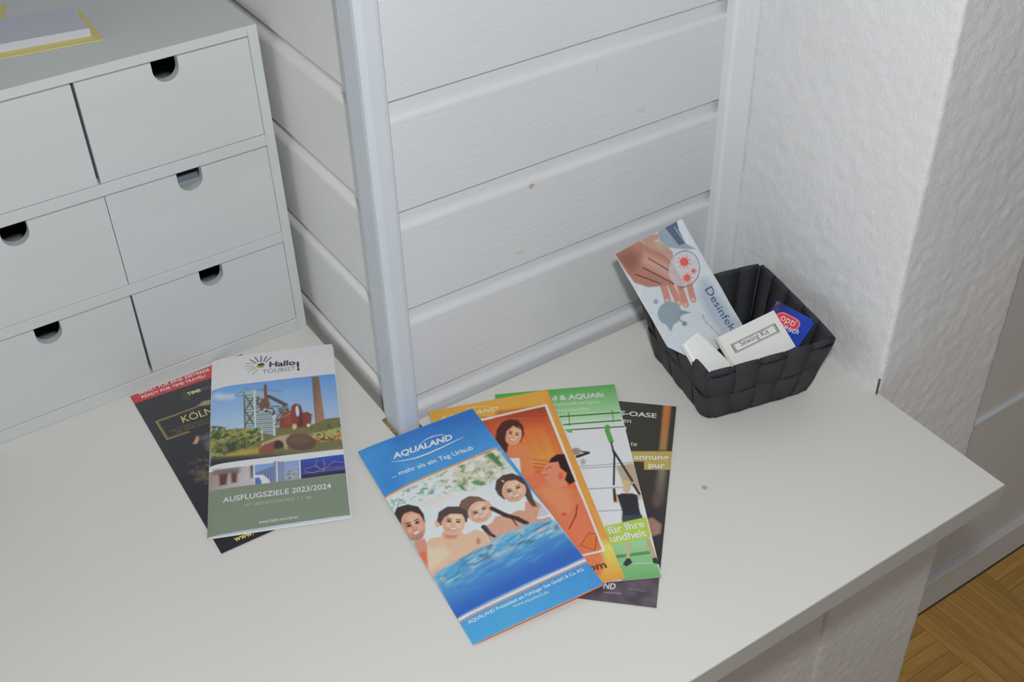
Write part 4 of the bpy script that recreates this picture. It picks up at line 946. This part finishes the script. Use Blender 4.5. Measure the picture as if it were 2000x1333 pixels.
# folded packet in white wrapper on top of the pouch
top4 = [on_plane(q, R1 + NP * 0.0105, NP) for q in ((1364, 647.5), (1335, 671), (1376, 741), (1446, 727))]
soap = empty('soap_bar', tuple(top4[2] - NP * 0.008)); tag(soap, 'small white wrapped packet in the front left corner of the basket', 'packet')
so = np.array(soap.location)
def hull(name, top, N, th, mat, side, parent, org, bev):
    bm = bmesh.new(); a = [bm.verts.new(tuple(p - org)) for p in top]; b = [bm.verts.new(tuple(p - N * th - org)) for p in top]
    bm.faces.new(a); bm.faces.new(b[::-1])
    for i in range(4): bm.faces.new((a[i], b[i], b[(i + 1) % 4], a[(i + 1) % 4]))
    bmesh.ops.bevel(bm, geom=list(bm.edges), offset=bev, segments=3, profile=0.6, affect='EDGES')
    o = bm_obj(name, bm, mat, parent, True); return o
hull('wrapper', top4, NP, 0.0068, M['soap'], None, soap, so, 0.0018)
e_ = [top4[0] * 0.97 + top4[3] * 0.03 - NP * 0.0010, top4[0] * 0.04 + top4[3] * 0.96 - NP * 0.0010]; sd = np.cross(NP, (e_[1] - e_[0]) / np.linalg.norm(e_[1] - e_[0])); sd = sd if sd @ (top4[0] - top4[1]) > 0 else -sd
pyd('side_fold', [tuple(x - so) for x in (e_[0] + sd * 0.0002, e_[1] + sd * 0.0002, e_[1] + sd * 0.0026 - NP * 0.005, e_[0] + sd * 0.0016 - NP * 0.005)] + [tuple(x - so) for x in (e_[0] - sd * 0.0006 - NP * 0.0006, e_[1] - sd * 0.0006 - NP * 0.0006, e_[1] - NP * 0.0056, e_[0] - NP * 0.0056)],
    [(0, 1, 2, 3), (4, 7, 6, 5), (0, 4, 5, 1), (3, 2, 6, 7), (0, 3, 7, 4), (1, 5, 6, 2)], M['soap_side'], soap)
fl = [top4[1] * 0.15 + top4[2] * 0.85, top4[2], top4[2] * 0.4 + top4[3] * 0.6]
pyd('end_fold', [tuple(p - so + NP * q) for q in (0.0002, 0.0012) for p in (fl[0] * 0.9 + top4[3] * 0.1, fl[1] * 0.85 + top4[0] * 0.15, fl[2] * 0.9 + top4[0] * 0.1)], [(3, 4, 5), (0, 2, 1), (0, 1, 4, 3), (1, 2, 5, 4), (2, 0, 3, 5)], M['soap'], soap)

# sewing kit card
aK = math.radians(34); sl_ = math.cos(aK) * E2 + math.sin(aK) * EZ; NK = np.cross(E1, sl_); p0 = on_z((1460, 660), 0.0610)
kc = [on_plane(q, p0, NK) for q in ((1402, 659), (1511.5, 606), (1564, 693))]
KF = Flat(kc[0], kc[1], 0.0345, None, kc[2] - kc[1])
kit = empty('sewing_kit', tuple(KF.at(KF.w / 2, 0))); tag(kit, 'white card sewing kit with a printed double frame, tucked in the basket', 'sewing kit'); ko = np.array(kit.location)
bm = bmesh.new(); bm_box(bm, (0, 0, -0.0022), (KF.w, KF.h, 0.0), 0.0003, 1)
for v in bm.verts: v.co = Vector(tuple(KF.at(v.co.x, v.co.y, v.co.z) - ko))
card = bm_obj('card', bm, M['kit'], kit)
bm = bmesh.new(); bm_box(bm, (-0.0022, 0.0005, -0.0026), (0.0002, KF.h, -0.0006), 0.0003, 1)
for v in bm.verts: v.co = Vector(tuple(KF.at(v.co.x, v.co.y, v.co.z) - ko))
bm_obj('fold', bm, M['kit_side'], kit)
ksurf = lambda u, v, l: tuple(KF.at(u, v, l) - ko)
def kline(a, b, wd, col, dz=0.0001):
    a, b = np.array(a), np.array(b); d = (b - a) / np.linalg.norm(b - a); n = np.array([-d[1], d[0]]) * wd / 2
    return [tuple(KF.at(*q, dz) - ko) for q in (a - n, b - n, b + n, a + n)]
c4 = [KF.uv((kL[0] + p[0] / kL[2], kL[1] + p[1] / kL[2])) for p in ((755, 668), (1308, 398), (1372, 502), (822, 782))]
u0 = (c4[0][0] + c4[3][0]) / 2; u1 = (c4[1][0] + c4[2][0]) / 2; v1 = (c4[0][1] + c4[1][1]) / 2; v0 = (c4[2][1] + c4[3][1]) / 2
V, F_ = [], []
for ins, wd in ((0, 0.00035), (0.0009, 0.00055)):
    for a, b in (((u0 + ins, v0 + ins), (u1 - ins, v0 + ins)), ((u0 + ins, v1 - ins), (u1 - ins, v1 - ins)), ((u0 + ins, v0 + ins), (u0 + ins, v1 - ins)), ((u1 - ins, v0 + ins), (u1 - ins, v1 - ins)), ((u0 + 1.9 * ins + .0003, v0 + ins), (u0 + 1.9 * ins + .0003, v1 - ins)), ((u1 - 1.9 * ins - .0003, v0 + ins), (u1 - 1.9 * ins - .0003, v1 - ins))):
        k = len(V); V += kline(a, b, wd, None); F_.append((k, k + 1, k + 2, k + 3))
pyd('printed_frame', V, F_, ink_mat((96, 96, 96)), card)
def ktext(txt, p0, p1, cap, col):
    q = [KF.uv((kL[0] + p[0] / kL[2], kL[1] + p[1] / kL[2])) for p in (p0, p1)]; return lettering(txt, q[0], q[1], cap, col, ksurf, card, 0.0)
ktext('Sewing Kit', (888, 690), (1248, 522), 0.0042, (84, 84, 84)); ktext('Nähset', (1145, 912), (1325, 838), 0.0042, (84, 84, 84)); ktext('Kit de couture', (1300, 880), (1580, 760), 0.0030, (96, 96, 96))

# blue cleaning-cloth sachet
t_, f_ = math.radians(30), math.radians(210); NS_ = np.array([math.sin(t_) * math.cos(f_), math.sin(t_) * math.sin(f_), math.cos(t_)])
p0 = on_z((1596, 629.4), 0.0585); sc_ = [on_plane(q, p0, NS_) for q in ((1518, 587.7), (1596, 629.4), (1560, 680))]
SF = Flat(sc_[0], sc_[1], 0.034, 0.0365, sc_[2] - sc_[1])
sach = empty('cloth_sachet', tuple(SF.at(SF.w / 2, 0))); tag(sach, 'small dark blue sachet with a red oval logo behind the sewing kit', 'sachet'); so2 = np.array(sach.location)
P_ = Print(SF.w, SF.h, 0.0004, SF.uv); P_.fill((32, 48, 142))
P_.grad([(850, 560), (1460, 880), (1200, 1250), (700, 1000)], (46, 34, 78), (28, 56, 158), (930, 660), (1120, 900), kM, 0.003)
P_.ell((935, 640), 40, 30, (110, 90, 110), kM, 0, 0.0015, 0.6); P_.ell((930, 720), 30, 40, (90, 60, 90), kM, 0, 0.0015, 0.6)
P_.line([(1000, 845), (1135, 915)], 0.0108, (216, 170, 176), kM); P_.line([(1000, 845), (1135, 915)], 0.0098, (206, 44, 52), kM)
sfo = grid_sheet('front_foil', P_, lambda u, v, l=0.0: tuple(SF.at(u, v, l + 0.0012 * max(0, math.sin(math.pi * u / SF.w) * math.sin(math.pi * v / SF.h)) ** 0.6) - so2), M['foil'], sach, 0.0008, (60, 66, 130))
box_v = [tuple(SF.at(u, v, -0.0009) - so2) for v in (0, SF.h) for u in (0, SF.w)]
pyd('back_foil', box_v, [(0, 2, 3, 1)], M['sachet_edge'], sach)
ssurf = lambda u, v, l: tuple(SF.at(u, v, l + 0.0014) - so2)
def stext(txt, p0, p1, cap, col, bold=0.0, shear=0.0):
    q = [SF.uv((kM[0] + p[0] / kM[2], kM[1] + p[1] / kM[2])) for p in (p0, p1)]; return lettering(txt, q[0], q[1], cap, col, ssurf, sfo, bold, shear)
stext('opti', (972, 862), (1140, 950), 0.0062, (240, 235, 228), 0.0); stext('frisch', (1010, 985), (1195, 1050), 0.0046, (200, 206, 230), 0.01, 0.3)
